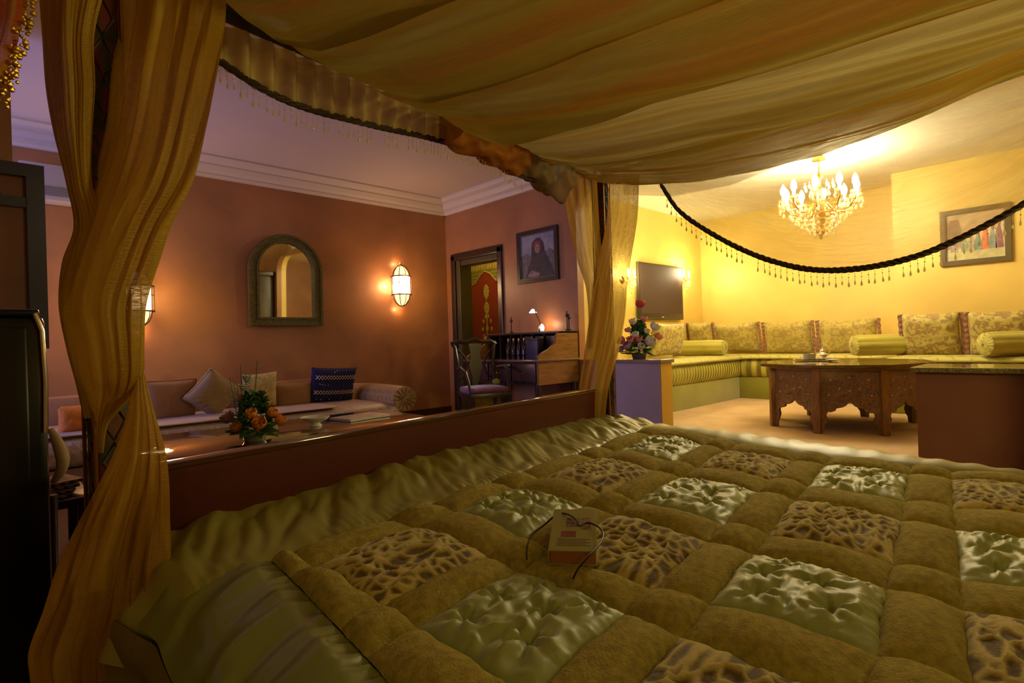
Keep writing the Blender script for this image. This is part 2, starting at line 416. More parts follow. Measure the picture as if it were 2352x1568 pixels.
# ================================================================== BED
CARV = mat('painted_post', (0.030, 0.028, 0.012), 0.45, pattern='voronoi', pscale=16, col2=(0.13, 0.018, 0.006), bump=0.2, stretch=(1, 1, 0.6))
bedT = thing('canopy_bed', 'four-poster canopy bed with red-brown footboard and painted posts, covered by the green patchwork quilt', 'bed', bed(1.19, 1.2, 0), BANG)
LB = local(bedT)
def bl(a, b, z): return LB @ bed(a, b, z)          # bed local point
ps = 0.033
def bbox(m, a0, a1, b0, b1, z0, z1, bev=0.0):
    p = bl(a0, b0, z0); q = bl(a1, b1, z1)
    return m.box(min(p.x, q.x), max(p.x, q.x), min(p.y, q.y), max(p.y, q.y), z0, z1, bev)
for (a, b) in ((0, 0), (2.38, 0), (0, 2.4), (2.38, 2.4)):
    m = MB(); bbox(m, a-ps, a+ps, b-ps, b+ps, 0, 1.955, 0.006)
    po = m.build('post', CARV, bedT)
    m = MB()
    for da in (-ps-0.003, ps+0.003):
        for db in (-ps-0.003, ps+0.003):
            m.tube([bl(a+da, b+db, 0.05), bl(a+da, b+db, 1.86)], 0.0045, 5)
    m.build('edge_beading', BRASS, po)
    m = MB()      # carved lozenges down the faces of the post
    for k in range(14):
        zc = 0.62 + 0.09*k
        for (sa, sb) in ((0, ps+0.003), (-ps-0.003, 0), (ps+0.003, 0), (0, -ps-0.003)):
            ta = (0, 0.022) if sb == 0 else (0.022, 0)
            m.tube([bl(a+sa, b+sb, zc-0.042), bl(a+sa+ta[0], b+sb+ta[1], zc), bl(a+sa, b+sb, zc+0.042), bl(a+sa-ta[0], b+sb-ta[1], zc)], 0.0028, 4, closed=True)
    m.build('carving', mat('carving_paint', (0.10, 0.075, 0.03), 0.5), po)
BEAMM = mat('beam_dark', (0.012, 0.010, 0.012), 0.35)
for (a0, a1, b0, b1, zr) in ((0.03, 2.35, -0.03, 0.03, 1.84), (0.03, 2.35, 2.37, 2.43, 1.84), (-0.03, 0.03, 0.03, 2.37, 1.84), (2.35, 2.41, 0.03, 2.37, 1.905)):
    m = MB(); bbox(m, a0, a1, b0, b1, zr, zr+0.055, 0.006); m.build('canopy_rail', BEAMM, bedT)
m = MB(); bbox(m, 0.033, 2.347, -0.028, 0.012, 0.08, 0.665, 0.004); fb = m.build('footboard', REDWOOD, bedT)
m = MB(); bbox(m, 0.033, 2.347, -0.034, 0.016, 0.665, 0.683, 0.005); m.build('top_moulding', mat('polished_rail', (0.10, 0.035, 0.015), 0.12, coat=1.0), fb)
for (b0, b1, a0, a1) in ((2.37, 2.41, 0.033, 2.347),):
    m = MB(); bbox(m, a0, a1, b0, b1, 0.15, 1.05, 0.01); m.build('headboard', REDWOOD, bedT)
for a0 in (0.0, 2.34):
    m = MB(); bbox(m, a0, a0+0.04, 0.033, 2.37, 0.14, 0.30, 0.01); m.build('side_rail', REDWOOD, bedT)
m = MB(); bbox(m, 0.05, 2.33, 0.04, 2.36, 0.16, 0.40, 0.04); m.build('mattress', mat('ticking', (0.5, 0.45, 0.3), 0.9), bedT)

# ------------------------------------------------------------------ the quilt
qt = thing('patchwork_quilt', 'olive green patchwork quilt of tufted satin and leopard velvet squares spread over the bed', 'quilt', bed(1.19, 1.2, 0.4), BANG)
LQ = local(qt)
TERRY = mat('terry_velour', (0.42, 0.36, 0.065), 0.95, var=0.25, vscale=60, bump=0.5, bscale=210)
SATIN = mat('green_satin', (0.36, 0.44, 0.13), 0.46, bump=0.10, bscale=16, spec=0.7, sheen=0.2, stretch=(1, 1, 1))
SATIN2 = mat('olive_satin_border', (0.31, 0.30, 0.055), 0.42, bump=0.10, bscale=14, spec=0.7)
LEO = mat('leopard_velvet', (0.13, 0.085, 0.016), 0.85, attr='pat', col2=(0.62, 0.53, 0.14), sheen=0.3, bump=0.2, bscale=160)
TB = [0.0, 0.33, 0.55, 0.90, 1.27, 1.63, 2.4]
TABLE = [
    [0.22, 0.24, 0.54, 0.69, 0.98, 1.12, 1.50, 1.67, 2.06, 2.20, 2.38],
    [0.20, 0.235, 0.53, 0.68, 0.96, 1.10, 1.50, 1.66, 2.05, 2.19, 2.38],
    [0.15, 0.23, 0.53, 0.68, 0.96, 1.10, 1.48, 1.65, 2.03, 2.18, 2.38],
    [0.07, 0.19, 0.49, 0.59, 0.93, 1.06, 1.43, 1.60, 1.94, 2.13, 2.38],
    [-0.01, 0.15, 0.45, 0.61, 0.91, 1.06, 1.41, 1.61, 1.99, 2.15, 2.37],
    [-0.06, 0.13, 0.45, 0.61, 0.90, 1.06, 1.43, 1.66, 2.05, 2.17, 2.30],
    [-0.10, 0.13, 0.45, 0.61, 0.90, 1.06, 1.43, 1.66, 2.05, 2.17, 2.30]]
def colA(k, b): return interp(b, TB, [r[k] for r in TABLE])
def zbase(a, b):
    z = interp(b, [0, 0.5, 0.9, 1.27, 1.6, 2.4], [0.492, 0.487, 0.462, 0.442, 0.424, 0.40])
    z += 0.010*noise.noise(Vector((a*2.2, b*2.2, 3)))
    if b < 0.25: z += 0.045*(1 - max(b, -0.05)/0.25)**1.5 * interp(a, [0, 0.3, 1.0, 2.2, 2.4], [0.2, 0.5, 1, 0.7, 0])
    return z
BR = [0.31, 0.42, 0.67, 0.77, 1.03, 1.14, 1.40, 1.52, 1.79, 1.90, 2.16, 2.36]
def vor(p):
    d, _ = noise.voronoi(p)
    return d[1] - d[0]
qcount = 0
def cellmesh(k0, k1, b0, b1, kind, name, nx, ny, seed):
    m = MB(); pats = []
    ph = seed*1.37
    tufts = [(0.22, 0.25), (0.55, 0.2), (0.85, 0.3), (0.3, 0.72), (0.62, 0.6), (0.88, 0.82)] if kind == 'satin' else []
    def fn(s, t):
        b = b0 + (b1-b0)*t
        # wobbly seams
        wob = 0.006*noise.noise(Vector((s*5+ph, t*5, 1)))*min(1, 4*s*(1-s)*4*t*(1-t)*3)
        a = colA(k0, b)*(1-s) + colA(k1, b)*s + wob
        if k0 is None: pass
        e = min(1, (4*s*(1-s)))**0.5 * min(1, (4*t*(1-t)))**0.5
        z = zbase(a, b) - 0.010; pat = 0
        if kind == 'strip':
            z += 0.030*e + 0.006*noise.noise(Vector((a*9, b*9, ph)))*e + 0.0016*noise.noise(Vector((a*70, b*70, 2)))
        elif kind == 'satin':
            e2 = min(1, e*1.5)
            z += 0.020*e2
            cr = 0.0
            for (ts, tt) in tufts:
                ds = (s-ts)*1.1; dt = (t-tt)
                d = sqrt(ds*ds + dt*dt) + 1e-4; an = atan2(dt, ds)
                cr -= 0.020*exp(-(d/0.065)**2)
                cr += 0.0095*cos(an*6 + ph + 2*ts)*exp(-d/0.14)*min(1, d/0.04)
            wx = s + 0.10*noise.noise(Vector((s*4+ph, t*4, 1))); wy = t + 0.10*noise.noise(Vector((s*4, t*4+ph, 6)))
            cr += 0.017*(0.30 - abs(noise.noise(Vector((wx*4.0+ph, wy*8.0, 5)))))
            cr += 0.005*(0.25 - abs(noise.noise(Vector((wx*12+ph, wy*17, 8)))))
            cr += 0.004*sin(t*95+ph)*exp(-min(s, 1-s)/0.04) + 0.004*sin(s*95+ph)*exp(-min(t, 1-t)/0.04)
            z += cr*e2
        else:
            e2 = min(1, e*1.4)
            z += 0.022*e2
            # honeycomb print raised between sunken spots, with wrinkles across
            q = Vector((a*26 + 2*noise.noise(Vector((a*6, b*6, ph))), b*34, ph))
            d = vor(q); rdg = exp(-(d/0.22)**2)
            wr_ = noise.noise(Vector((a*4+ph, b*30 + a*6, 2)))
            z += e2*(0.0065*rdg + 0.016*(0.3-abs(wr_)) - 0.003)
            pat = min(1, max(0, rdg*1.6 - 0.2))
        pats.append(pat)
        wa = 0.007*noise.noise(Vector((a*16, b*16, 31))) + 0.003*noise.noise(Vector((a*45, b*45, 7))); wb = 0.007*noise.noise(Vector((a*16, b*16, 77))) + 0.003*noise.noise(Vector((a*45, b*45, 17)))
        if k0 == 0: wa *= min(1, s*4)
        return LQ @ bed(a + wa, b + wb, z)
    m.grid(fn, nx, ny)
    mt = {'strip': TERRY, 'satin': SATIN, 'leo': LEO}[kind]
    o = m.build(name, mt, qt, ang=180, flipfix=True)
    if kind == 'leo':
        at = o.data.attributes.new('pat', 'FLOAT', 'POINT')
        at.data.foreach_set('value', pats)
    return o
for r in range(len(BR)-1):
    for k in range(9):      # column pieces between TABLE columns k and k+1
        patch = (r % 2 == 1) and (k % 2 == 1) and r < 10
        if patch:
            i = (k-1)//2; j = (r-1)//2
            kind = 'leo' if (i + j) % 2 == 0 else 'satin'
            n = 56 if (kind == 'leo') else 48
            cellmesh(k, k+1, BR[r], BR[r+1], kind, 'leopard_patch' if kind == 'leo' else 'satin_patch', n, n, r*13 + k)
        else:
            cellmesh(k, k+1, BR[r], BR[r+1], 'strip', 'velour_strip', 16, 16, r*13 + k)
# far border (towards the yellow salon) turning over the edge
def fb_(s, t):
    b = 0.0 + 2.36*t
    a0 = colA(9, b); a1 = colA(10, b)
    if s < 0.6:
        q = s/0.6; a = a0*(1-q) + a1*q; z = zbase(a, b) - 0.008 + 0.020*sin(pi*min(1, q*1.0))**0.7 + 0.004*sin(b*60)*q + 0.005*noise.noise(Vector((b*14, q*3, 0)))*q
    else:
        q = (s-0.6)/0.4; a = a1 + 0.035*sin(q*pi/2) + 0.006*sin(b*40)*q; z = zbase(a1, b) - 0.008 - 0.25*q
    return LQ @ bed(a, b, z)
MB().grid(fb_, 20, 150).build('far_border', SATIN2, qt, ang=180)
# satin border along the footboard, gathered
def sb_(s, t):
    b = -0.045 + (0.31+0.045)*t; a = (-0.075)*(1-s) + (colA(10, b)-0.02)*s
    e = min(1, 4*t*(1-t))**0.5
    g = noise.noise(Vector((a*7 + b*5, b*4, 4))); g2 = noise.noise(Vector((a*20 + b*12, b*7, 9)))
    z = zbase(a, b) - 0.010 + 0.022*e + (0.036*(abs(g)) + 0.016*abs(g2))*e
    sA = colA(0, max(b, 0))
    if a < sA: z -= 0.045*((sA-a)/0.30)**1.9
    z += 0.0025*sin(a*190 + 9*sin(a*13))*exp(-(1-t)/0.10)
    if t < 0.08: z -= 0.10*(1 - t/0.08)**1.5*min(1, s/0.08)
    if s < 0.05: q_ = 1 - s/0.05; z -= 0.15*q_**1.6; a += 0.02*q_*(1 + sin(b*30))
    return LQ @ bed(a, b, z)
MB().grid(sb_, 330, 46).build('satin_border', SATIN2, qt, ang=180)
# near side: broad satin flounce, then a plain olive band hanging down
def nearpt(b, w):
    sA = colA(0, b)
    wob = 0.02*noise.noise(Vector((b*3, w*3, 7)))
    a = sA - 0.235*sin(min(w, 1)*1.25)/0.95*1.0 - 0.02*max(0, w-1)
    z = zbase(sA, b) - 0.012 - 0.075*min(w, 1)**1.9 - 0.24*max(0, w-1)
    return a + wob*min(w, 1), z
def ns_(s, t):
    b = 0.22 + 2.14*t; a, z = nearpt(b, s)
    e = min(1, 4*s*(1-s)*2)
    fold = noise.noise(Vector((b*9 - s*1.3, s*1.2, 12))); fold2 = noise.noise(Vector((b*24 - s*2, s*1.5, 2)))
    z += 0.026*min(1, s*6)*exp(-max(0, s-0.85)*5)*(0.6 + 0.9*fold + 0.3*fold2)
    z += 0.007*sin(b*150 + 2.5*sin(b*17))*exp(-s/0.07)*min(1, s*40)
    return LQ @ bed(a, b, z)
MB().grid(ns_, 50, 420).build('satin_flounce', mat('flounce_satin', (0.24, 0.28, 0.06), 0.34, bump=0.12, bscale=9, spec=0.7), qt, ang=180)
def no_(s, t):
    b = -0.05 + 2.41*t; a, z = nearpt(b, 1 + s*1.1)
    k_ = max(0, min(1, (0.30-b)/0.30)); a -= 0.040*k_*(1-s*0.3)
    a += 0.012*sin(b*22 + 2*s)*s - 0.02*sin(pi*min(1, s*1.6))*0.5; z += 0.012*sin(pi*s) + 0.005*noise.noise(Vector((b*9, s*4, 5)))
    return LQ @ bed(a, b, z)
MB().grid(no_, 16, 160).build('side_band', mat('side_band_cloth', (0.19, 0.15, 0.028), 0.8, bump=0.3, bscale=60), qt, ang=180)
# corner that closes the quilt at the footboard post
def cr_(s, t):
    a, z = nearpt(-0.05, 1 + s*1.1)
    z -= 0.0
    return LQ @ bed(a - 0.03 + 0.03*t + 0.02*sin(s*9)*t, -0.05 - 0.06*t, z - 0.02*t)
MB().grid(cr_, 24, 8).build('corner_fold', MATS['side_band_cloth'], qt, ang=180)

# ------------------------------------------------------------------ book and cord lying on the quilt
b0_ = onz(1262, 1300, 0.475); b1_ = onz(1372, 1303, 0.475)
wv = (b1_-b0_); bw = wv.length; ang = atan2(wv.y, wv.x)
bk = thing('book', 'thick paperback book with a pale cover lying face up on the quilt', 'book', b0_, ang)
bk.rotation_euler = (radians(7), 0, ang)
bk.location.z = 0.478
BL = 0.205
MB().box(0.002, bw-0.002, 0.002, BL-0.002, 0.003, 0.030, bev=0.001).build('page_block', mat('page_edges', (0.40, 0.155, 0.03), 0.9, var=0.15, vscale=300, stretch=(0.1, 0.1, 6)), bk, smooth=False)
COV = mat('book_cover', (0.36, 0.37, 0.10), 0.35)
cv = MB().box(0, bw, 0, BL, 0.030, 0.0325, bev=0.0006).build('front_cover', COV, bk, smooth=False)
MB().box(0, bw, 0, BL, 0.0005, 0.003, bev=0.0006).build('back_cover', COV, bk, smooth=False)
MB().box(-0.0015, 0.001, 0, BL, 0.0005, 0.0325).build('spine', COV, bk, smooth=False)
MB().box(0.022, 0.055, 0.062, 0.088, 0.0325, 0.0331).build('red_panel', mat('cover_red', (0.26, 0.06, 0.05), 0.4), cv, smooth=False)
MB().box(0.032, 0.062, 0.112, 0.155, 0.0325, 0.0331).build('cover_picture', mat('cover_photo', (0.05, 0.02, 0.03), 0.4, pattern='noise', pscale=120, col2=(0.35, 0.2, 0.2)), cv, smooth=False)
MB().box(0.066, 0.088, 0.10, 0.158, 0.0325, 0.0331).build('cover_picture', mat('cover_photo_red', (0.22, 0.05, 0.03), 0.4, pattern='noise', pscale=150, col2=(0.36, 0.3, 0.15)), cv, smooth=False)
m = MB()
for k in range(5): m.box(0.015, 0.085 - 0.008*(k % 2), 0.022+0.007*k, 0.0245+0.007*k, 0.0325, 0.0329)
m.build('cover_text', mat('cover_print', (0.16, 0.12, 0.05), 0.5), cv, smooth=False)
m = MB()
path = [(1210, 1283, .49), (1211, 1255, .50), (1222, 1228, .505), (1250, 1205, .51), (1278, 1182, .525), (1300, 1179, .535), (1322, 1192, .535), (1330, 1207, .53), (1350, 1200, .53), (1375, 1210, .528), (1386, 1228, .525), (1376, 1250, .525), (1350, 1278, .522), (1328, 1305, .505), (1316, 1328, .485)]
P = [onz(u, v, z) for u, v, z in path]
fine = []
for i in range(len(P)-1):
    for k in range(4):
        q = k/4; fine.append(tuple(sinterp(i+q, list(range(len(P))), [p[c] for p in P]) for c in range(3)))
fine.append(tuple(P[-1]))
m.tube(fine, 0.0021, 6)
tag(m.build('bookmark_cord', mat('black_cord', (0.02, 0.014, 0.006), 0.5)), 'thin dark cord looped over the paperback book on the quilt', 'cord')

# ------------------------------------------------------------------ canopy cloth
def cloth(name, c1, c2, c3, alpha, transl, sx=(0.4, 9, 1), rough=0.75, pale=(0.5, 0.42, 0.2)):
    if name in MATS: return MATS[name]
    m = bpy.data.materials.new(name); m.use_nodes = True; nt = m.node_tree; N = nt.nodes; L = nt.links
    N.remove(N['Principled BSDF']); out = N['Material Output']
    uv = N.new('ShaderNodeTexCoord'); mp = N.new('ShaderNodeMapping'); mp.inputs['Scale'].default_value = sx
    L.new(uv.outputs['UV'], mp.inputs[0])
    nz = N.new('ShaderNodeTexNoise'); nz.inputs['Scale'].default_value = 1.0; nz.inputs['Detail'].default_value = 3; nz.inputs['Distortion'].default_value = 0.3
    L.new(mp.outputs[0], nz.inputs['Vector'])
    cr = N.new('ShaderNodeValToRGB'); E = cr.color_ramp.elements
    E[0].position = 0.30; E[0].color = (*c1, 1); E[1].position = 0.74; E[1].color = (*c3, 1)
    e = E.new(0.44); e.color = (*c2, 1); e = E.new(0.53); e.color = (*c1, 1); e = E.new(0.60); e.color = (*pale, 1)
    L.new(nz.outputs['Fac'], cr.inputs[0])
    # weave
    wv_ = N.new('ShaderNodeTexNoise'); wv_.inputs['Scale'].default_value = 1.0; wv_.inputs['Detail'].default_value = 2
    mp2 = N.new('ShaderNodeMapping'); mp2.inputs['Scale'].default_value = (14, 260, 1); L.new(uv.outputs['UV'], mp2.inputs[0]); L.new(mp2.outputs[0], wv_.inputs['Vector'])
    bp = N.new('ShaderNodeBump'); bp.inputs['Strength'].default_value = 0.35; bp.inputs['Distance'].default_value = 0.004; L.new(wv_.outputs['Fac'], bp.inputs['Height'])
    df = N.new('ShaderNodeBsdfDiffuse'); tl = N.new('ShaderNodeBsdfTranslucent'); gl = N.new('ShaderNodeBsdfGlossy'); gl.inputs['Roughness'].default_value = 0.45
    for x in (df, tl): L.new(cr.outputs[0], x.inputs[0]); L.new(bp.outputs[0], x.inputs['Normal'])
    L.new(bp.outputs[0], gl.inputs['Normal']); gl.inputs[0].default_value = (0.8, 0.65, 0.3, 1)
    a = N.new('ShaderNodeMixShader'); a.inputs[0].default_value = transl; L.new(df.outputs[0], a.inputs[1]); L.new(tl.outputs[0], a.inputs[2])
    g = N.new('ShaderNodeMixShader'); g.inputs[0].default_value = 0.05; L.new(a.outputs[0], g.inputs[1]); L.new(gl.outputs[0], g.inputs[2])
    tp = N.new('ShaderNodeBsdfTransparent')
    b_ = N.new('ShaderNodeMixShader')
    mr = N.new('ShaderNodeMapRange'); mr.inputs['From Min'].default_value = 0.35; mr.inputs['From Max'].default_value = 0.65
    mr.inputs['To Min'].default_value = max(0, alpha-0.08); mr.inputs['To Max'].default_value = min(1, alpha+0.08)
    L.new(wv_.outputs['Fac'], mr.inputs[0]); L.new(mr.outputs[0], b_.inputs[0])
    L.new(tp.outputs[0], b_.inputs[1]); L.new(g.outputs[0], b_.inputs[2]); L.new(b_.outputs[0], out.inputs[0])
    MATS[name] = m; return m
def uvgrid(name, fn, nu, nv, m, parent=None):
    verts = []; uvs = []
    for j in range(nv+1):
        for i in range(nu+1):
            verts.append(fn(i/nu, j/nv)); uvs.append((i/nu, j/nv))
    faces = [(j*(nu+1)+i, j*(nu+1)+i+1, (j+1)*(nu+1)+i+1, (j+1)*(nu+1)+i) for j in range(nv) for i in range(nu)]
    me = bpy.data.meshes.new(name); me.from_pydata(verts, [], faces)
    ul = me.uv_layers.new(name='UVMap')
    for lp in me.loops: ul.data[lp.index].uv = uvs[lp.vertex_index]
    me.materials.append(m); me.shade_smooth()
    o = bpy.data.objects.new(name, me); C.objects.link(o)
    if parent is not None: o.parent = parent
    return o
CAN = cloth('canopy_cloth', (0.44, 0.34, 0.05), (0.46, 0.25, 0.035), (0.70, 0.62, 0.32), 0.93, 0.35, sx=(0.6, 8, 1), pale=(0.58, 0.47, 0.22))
ct = thing('canopy_drape', 'olive and gold sheer cloth swagged in long folds overhead from the canopy rails', 'canopy', bed(1.19, 1.2, 1.8), BANG)
LC = local(ct)
HEMB = [0, 0.21, 0.59, 1.0, 1.44, 1.75, 2.4]; HEMZ = [1.83, 1.79, 1.74, 1.75, 1.80, 1.88, 1.90]
# scalloped swags: ridges hang in front of each other along a
CAN_D = cloth('canopy_cloth_deep', (0.36, 0.26, 0.035), (0.42, 0.20, 0.025), (0.52, 0.43, 0.16), 0.95, 0.35, sx=(0.7, 3.2, 1), pale=(0.40, 0.31, 0.07))
CAN_P = cloth('canopy_cloth_pale', (0.62, 0.54, 0.24), (0.48, 0.36, 0.08), (0.72, 0.64, 0.36), 0.93, 0.4, sx=(0.5, 2.6, 1), pale=(0.60, 0.44, 0.12))
RID = [-0.03, 0.42, 0.80, 1.20, 1.72, 2.41]
HANG = [0.07, 0.055, 0.085, 0.04, 0.0]
def canopy_layer(i):
    A0, A1 = RID[i], RID[i+1]
    def can(s, t):
        b = 2.42*s; a = A0 + (A1-A0)*t + (0.02*noise.noise(Vector((b*1.7, i*3, 8))) if i else 0)
        zc = sinterp(b, HEMB, HEMZ)
        catn = 1.90 - 0.19*(4*(b/2.42)*(1-b/2.42))**0.8
        k = min(1, max(0, (a-1.4)/0.98)); k = k*k*(3-2*k)
        z = catn*(1-k) + zc*k
        ed = min(1, (b+0.02)*4)
        z -= HANG[i]*(t**2.2)*ed*(1 + 0.3*sin(b*2+i)) - 0.012*(i % 2)
        u_ = a*11 - b*0.9 + 1.2*noise.noise(Vector((b*0.9, a*1.5, i)))
        z += (0.012*sin(u_*1.6) + 0.006*sin(u_*4.3 + b) + 0.0025*sin(u_*11 - b*2))*ed
        z -= 0.085*min(1, max(0, (a-0.22)/0.3))*max(0, 1 - b/0.8)*(1-k)
        z += 0.022*noise.noise(Vector((a*4.2 - b*0.7, b*0.9, 2+i))) + 0.006*noise.noise(Vector((a*17 - b*2.2, b*2.4, 5)))
        return LC @ bed(a, b, z)
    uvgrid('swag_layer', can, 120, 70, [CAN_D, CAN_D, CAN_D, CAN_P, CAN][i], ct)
for i in range(5): canopy_layer(i)

# sheer swag on the far side, weighted by a braid and beads
VEIL = cloth('veil_cloth', (0.80, 0.66, 0.26), (0.80, 0.50, 0.14), (0.90, 0.80, 0.50), 0.50, 0.6, sx=(1.2, 4, 1), pale=(0.85, 0.75, 0.38))
sv = thing('sheer_swag', 'sheer golden veil hanging in a deep curve below the canopy before the yellow salon', 'swag', bed(2.38, 1.2, 1.6), BANG)
LS = local(sv)
arc = [(1519, 425), (1560, 484), (1650, 545), (1740, 588), (1830, 614), (1900, 621), (1980, 616), (2060, 601), (2140, 576), (2250, 525), (2352, 468), (2460, 395), (2600, 290)]
AP = [onBC(u, v) for u, v in arc]; ab = [p[1] for p in AP]; az = [p[2] for p in AP]
def veil(s, t):
    b = ab[0]-0.02 + (ab[-1]-ab[0]+0.02)*s
    zb = sinterp(b, ab, az); zt_ = 1.915
    zz = zt_*(1-t) + zb*t
    q = t + 0.18*noise.noise(Vector((b*0.8, t, 0)))
    a = 2.385 + 0.012*sin(q*40 + b*2.0)*(1-t)**0.5 + 0.01*noise.noise(Vector((b*3, t*6, 1)))
    return LS @ bed(a, b, zz)
uvgrid('veil', veil, 120, 60, VEIL, sv)
# second diagonal layer
def veil2(s, t):
    b = 0.12 + 2.26*s
    z0 = 1.915; z1 = interp(b, [0.12, 0.4, 0.7, 1.0, 1.35], [1.75, 1.69, 1.69, 1.75, 1.90])
    return LS @ bed(2.42 + 0.008*sin(t*20 + b*3), b, z0*(1-t) + z1*t - 0.0)
uvgrid('veil_fold', veil2, 60, 10, cloth('veil_fold_cloth', (0.5, 0.42, 0.22), (0.7, 0.45, 0.25), (0.6, 0.55, 0.35), 0.55, 0.5), sv)
BRAID = mat('dark_braid', (0.045, 0.022, 0.010), 0.7)
def braid_path(fn, n, r, name, parent):
    m = MB()
    for ph in (0, 2*pi/3, 4*pi/3):
        pts = []
        for i in range(n+1):
            c, d, e_ = fn(i/n)
            an = i*0.55 + ph
            pts.append(Vector(c) + d*cos(an)*r*0.55 + e_*sin(an)*r*0.55)
        m.tube(pts, r*0.62, 5)
    return m.build(name, BRAID, parent)
def afn(s):
    b = ab[0] + (ab[-1]-ab[0])*s; z = sinterp(b, ab, az)
    d = (LS.to_3x3() @ (bed(1, 0, 0)-bed(0, 0, 0))); return LS @ bed(2.375, b, z), d, Vector((0, 0, 1))
braid_path(afn, 260, 0.0125, 'braid', sv)
def bead_mesh(L_=0.075):
    m = MB()
    m.tube([(0, 0, 0), (0, 0, -L_)], 0.0008, 4)
    for z, r in ((-0.18*L_, 0.0026), (-0.40*L_, 0.0045), (-0.58*L_, 0.0026)): m.ball((0, 0, z), r, 1)
    m.lathe([(0.0008, -0.68*L_), (0.0045, -0.86*L_), (0.0062, -0.96*L_), (0.0035, -1.06*L_), (0.0006, -1.1*L_)], 7)
    return m
def beads(fn, n, parent, Lf, Lroot, skip=()):
    first = None
    for i in range(n):
        if i in skip: continue
        p = fn(i/(n-1)); s = Lf(i)
        M = Matrix.Translation(p) @ RZ(random.random()*6) @ Matrix.Diagonal((s, s, s, 1)) @ RX(random.uniform(-0.08, 0.08))
        if first is None:
            first = bead_mesh().build('bead_drop', BEADM, parent); first.matrix_local = M
        else:
            c = first.copy(); C.objects.link(c); c.parent = parent; c.matrix_local = M
def bfn(s):
    b = ab[0]+0.03 + (ab[-1]-ab[0]-0.1)*s; return LS @ bed(2.375, b, sinterp(b, ab, az)-0.010)
beads(bfn, 66, sv, lambda i: 0.76 + 0.06*sin(i*3.3), LS, skip=(16, 17, 40, 47))

# valance along the footboard side
VAL = cloth('valance_cloth', (0.72, 0.56, 0.18), (0.50, 0.35, 0.09), (0.80, 0.66, 0.30), 0.95, 0.35, sx=(9, 0.6, 1), pale=(0.64, 0.48, 0.15))
va = thing('pleated_valance', 'pleated cream and gold valance with dark braid hem above the footboard', 'valance', bed(1.1, -0.03, 1.7), BANG)
LV = local(va)
vb = [(300, 20), (400, 75), (500, 138), (610, 208), (713, 251), (861, 289), (1010, 323), (1100, 353), (1138, 370), (1197, 404), (1270, 425)]
VP = [onAB(u, v, -0.04) for u, v in vb]; va_a = [p[1] for p in VP]; va_z = [p[2] for p in VP]
def valf(s, t):
    a = va_a[0] + (va_a[-1]-va_a[0])*s; zb = sinterp(a, va_a, va_z); z = 1.85*(1-t) + zb*t
    return LV @ bed(a, -0.042 + 0.020*sin(a*92 + 0.9*sin(a*9)) - 0.004*t, z)
uvgrid('pleats', valf, 420, 14, VAL, va)
def vfn(s):
    a = va_a[0] + (va_a[-1]-va_a[0])*s
    d = (LV.to_3x3() @ (bed(0, 1, 0)-bed(0, 0, 0))); return LV @ bed(a, -0.040, sinterp(a, va_a, va_z)), d, Vector((0, 0, 1))
braid_path(vfn, 240, 0.010, 'braid', va)
def vbf(s):
    a = va_a[2] + (va_a[-2]-va_a[2])*(s**1.0) + 0.005; return LV @ bed(a, -0.042, sinterp(a, va_a, va_z)-0.008)
beads(vbf, 74, va, lambda i: (0.62 + 0.10*sin(i*2.7))*(1 if i < 50 else 1.0), LV, skip=(19, 28, 29, 34, 35))

# scarf twisted round the rail near the far post
sf = thing('rail_scarf', 'crumpled orange and grey scarf wound round the canopy rail beside the far post', 'scarf', bed(1.9, -0.02, 1.8), BANG)
LSF = local(sf)
def scarf(a0, a1, z0, z1, r0, r1, seed):
    def f_(s, t):
        a = a0 + (a1-a0)*t; zc = z0 + (z1-z0)*t; r = r0 + (r1-r0)*t
        an = 2*pi*s
        k = 1 + 0.30*noise.noise(Vector((cos(an)*1.8+seed, sin(an)*1.8, t*9))) + 0.07*sin(an*4 + t*9)
        return LSF @ bed(a, -0.025 + r*0.8*k*cos(an), zc + r*k*sin(an))
    return f_
ORG = cloth('orange_scarf', (0.50, 0.13, 0.02), (0.60, 0.22, 0.04), (0.25, 0.17, 0.10), 0.95, 0.4, sx=(1, 2, 1), pale=(0.40, 0.14, 0.03))
GRY = cloth('grey_scarf', (0.22, 0.16, 0.13), (0.36, 0.22, 0.14), (0.46, 0.40, 0.28), 0.95, 0.35, sx=(1, 3, 1), pale=(0.40, 0.30, 0.2))
q0 = onAB(1010, 290, -0.03); q1 = onAB(1190, 365, -0.03); q2 = onAB(1150, 325, -0.03); q3 = onAB(1285, 415, -0.03)
uvgrid('orange_length', scarf(q0[1], q1[1], q0[2]+0.01, q1[2]+0.01, 0.072, 0.085, 3), 40, 60, ORG, sf)
uvgrid('grey_length', scarf(q2[1], q3[1], q2[2]+0.01, q3[2]+0.0, 0.07, 0.115, 8), 40, 60, GRY, sf)

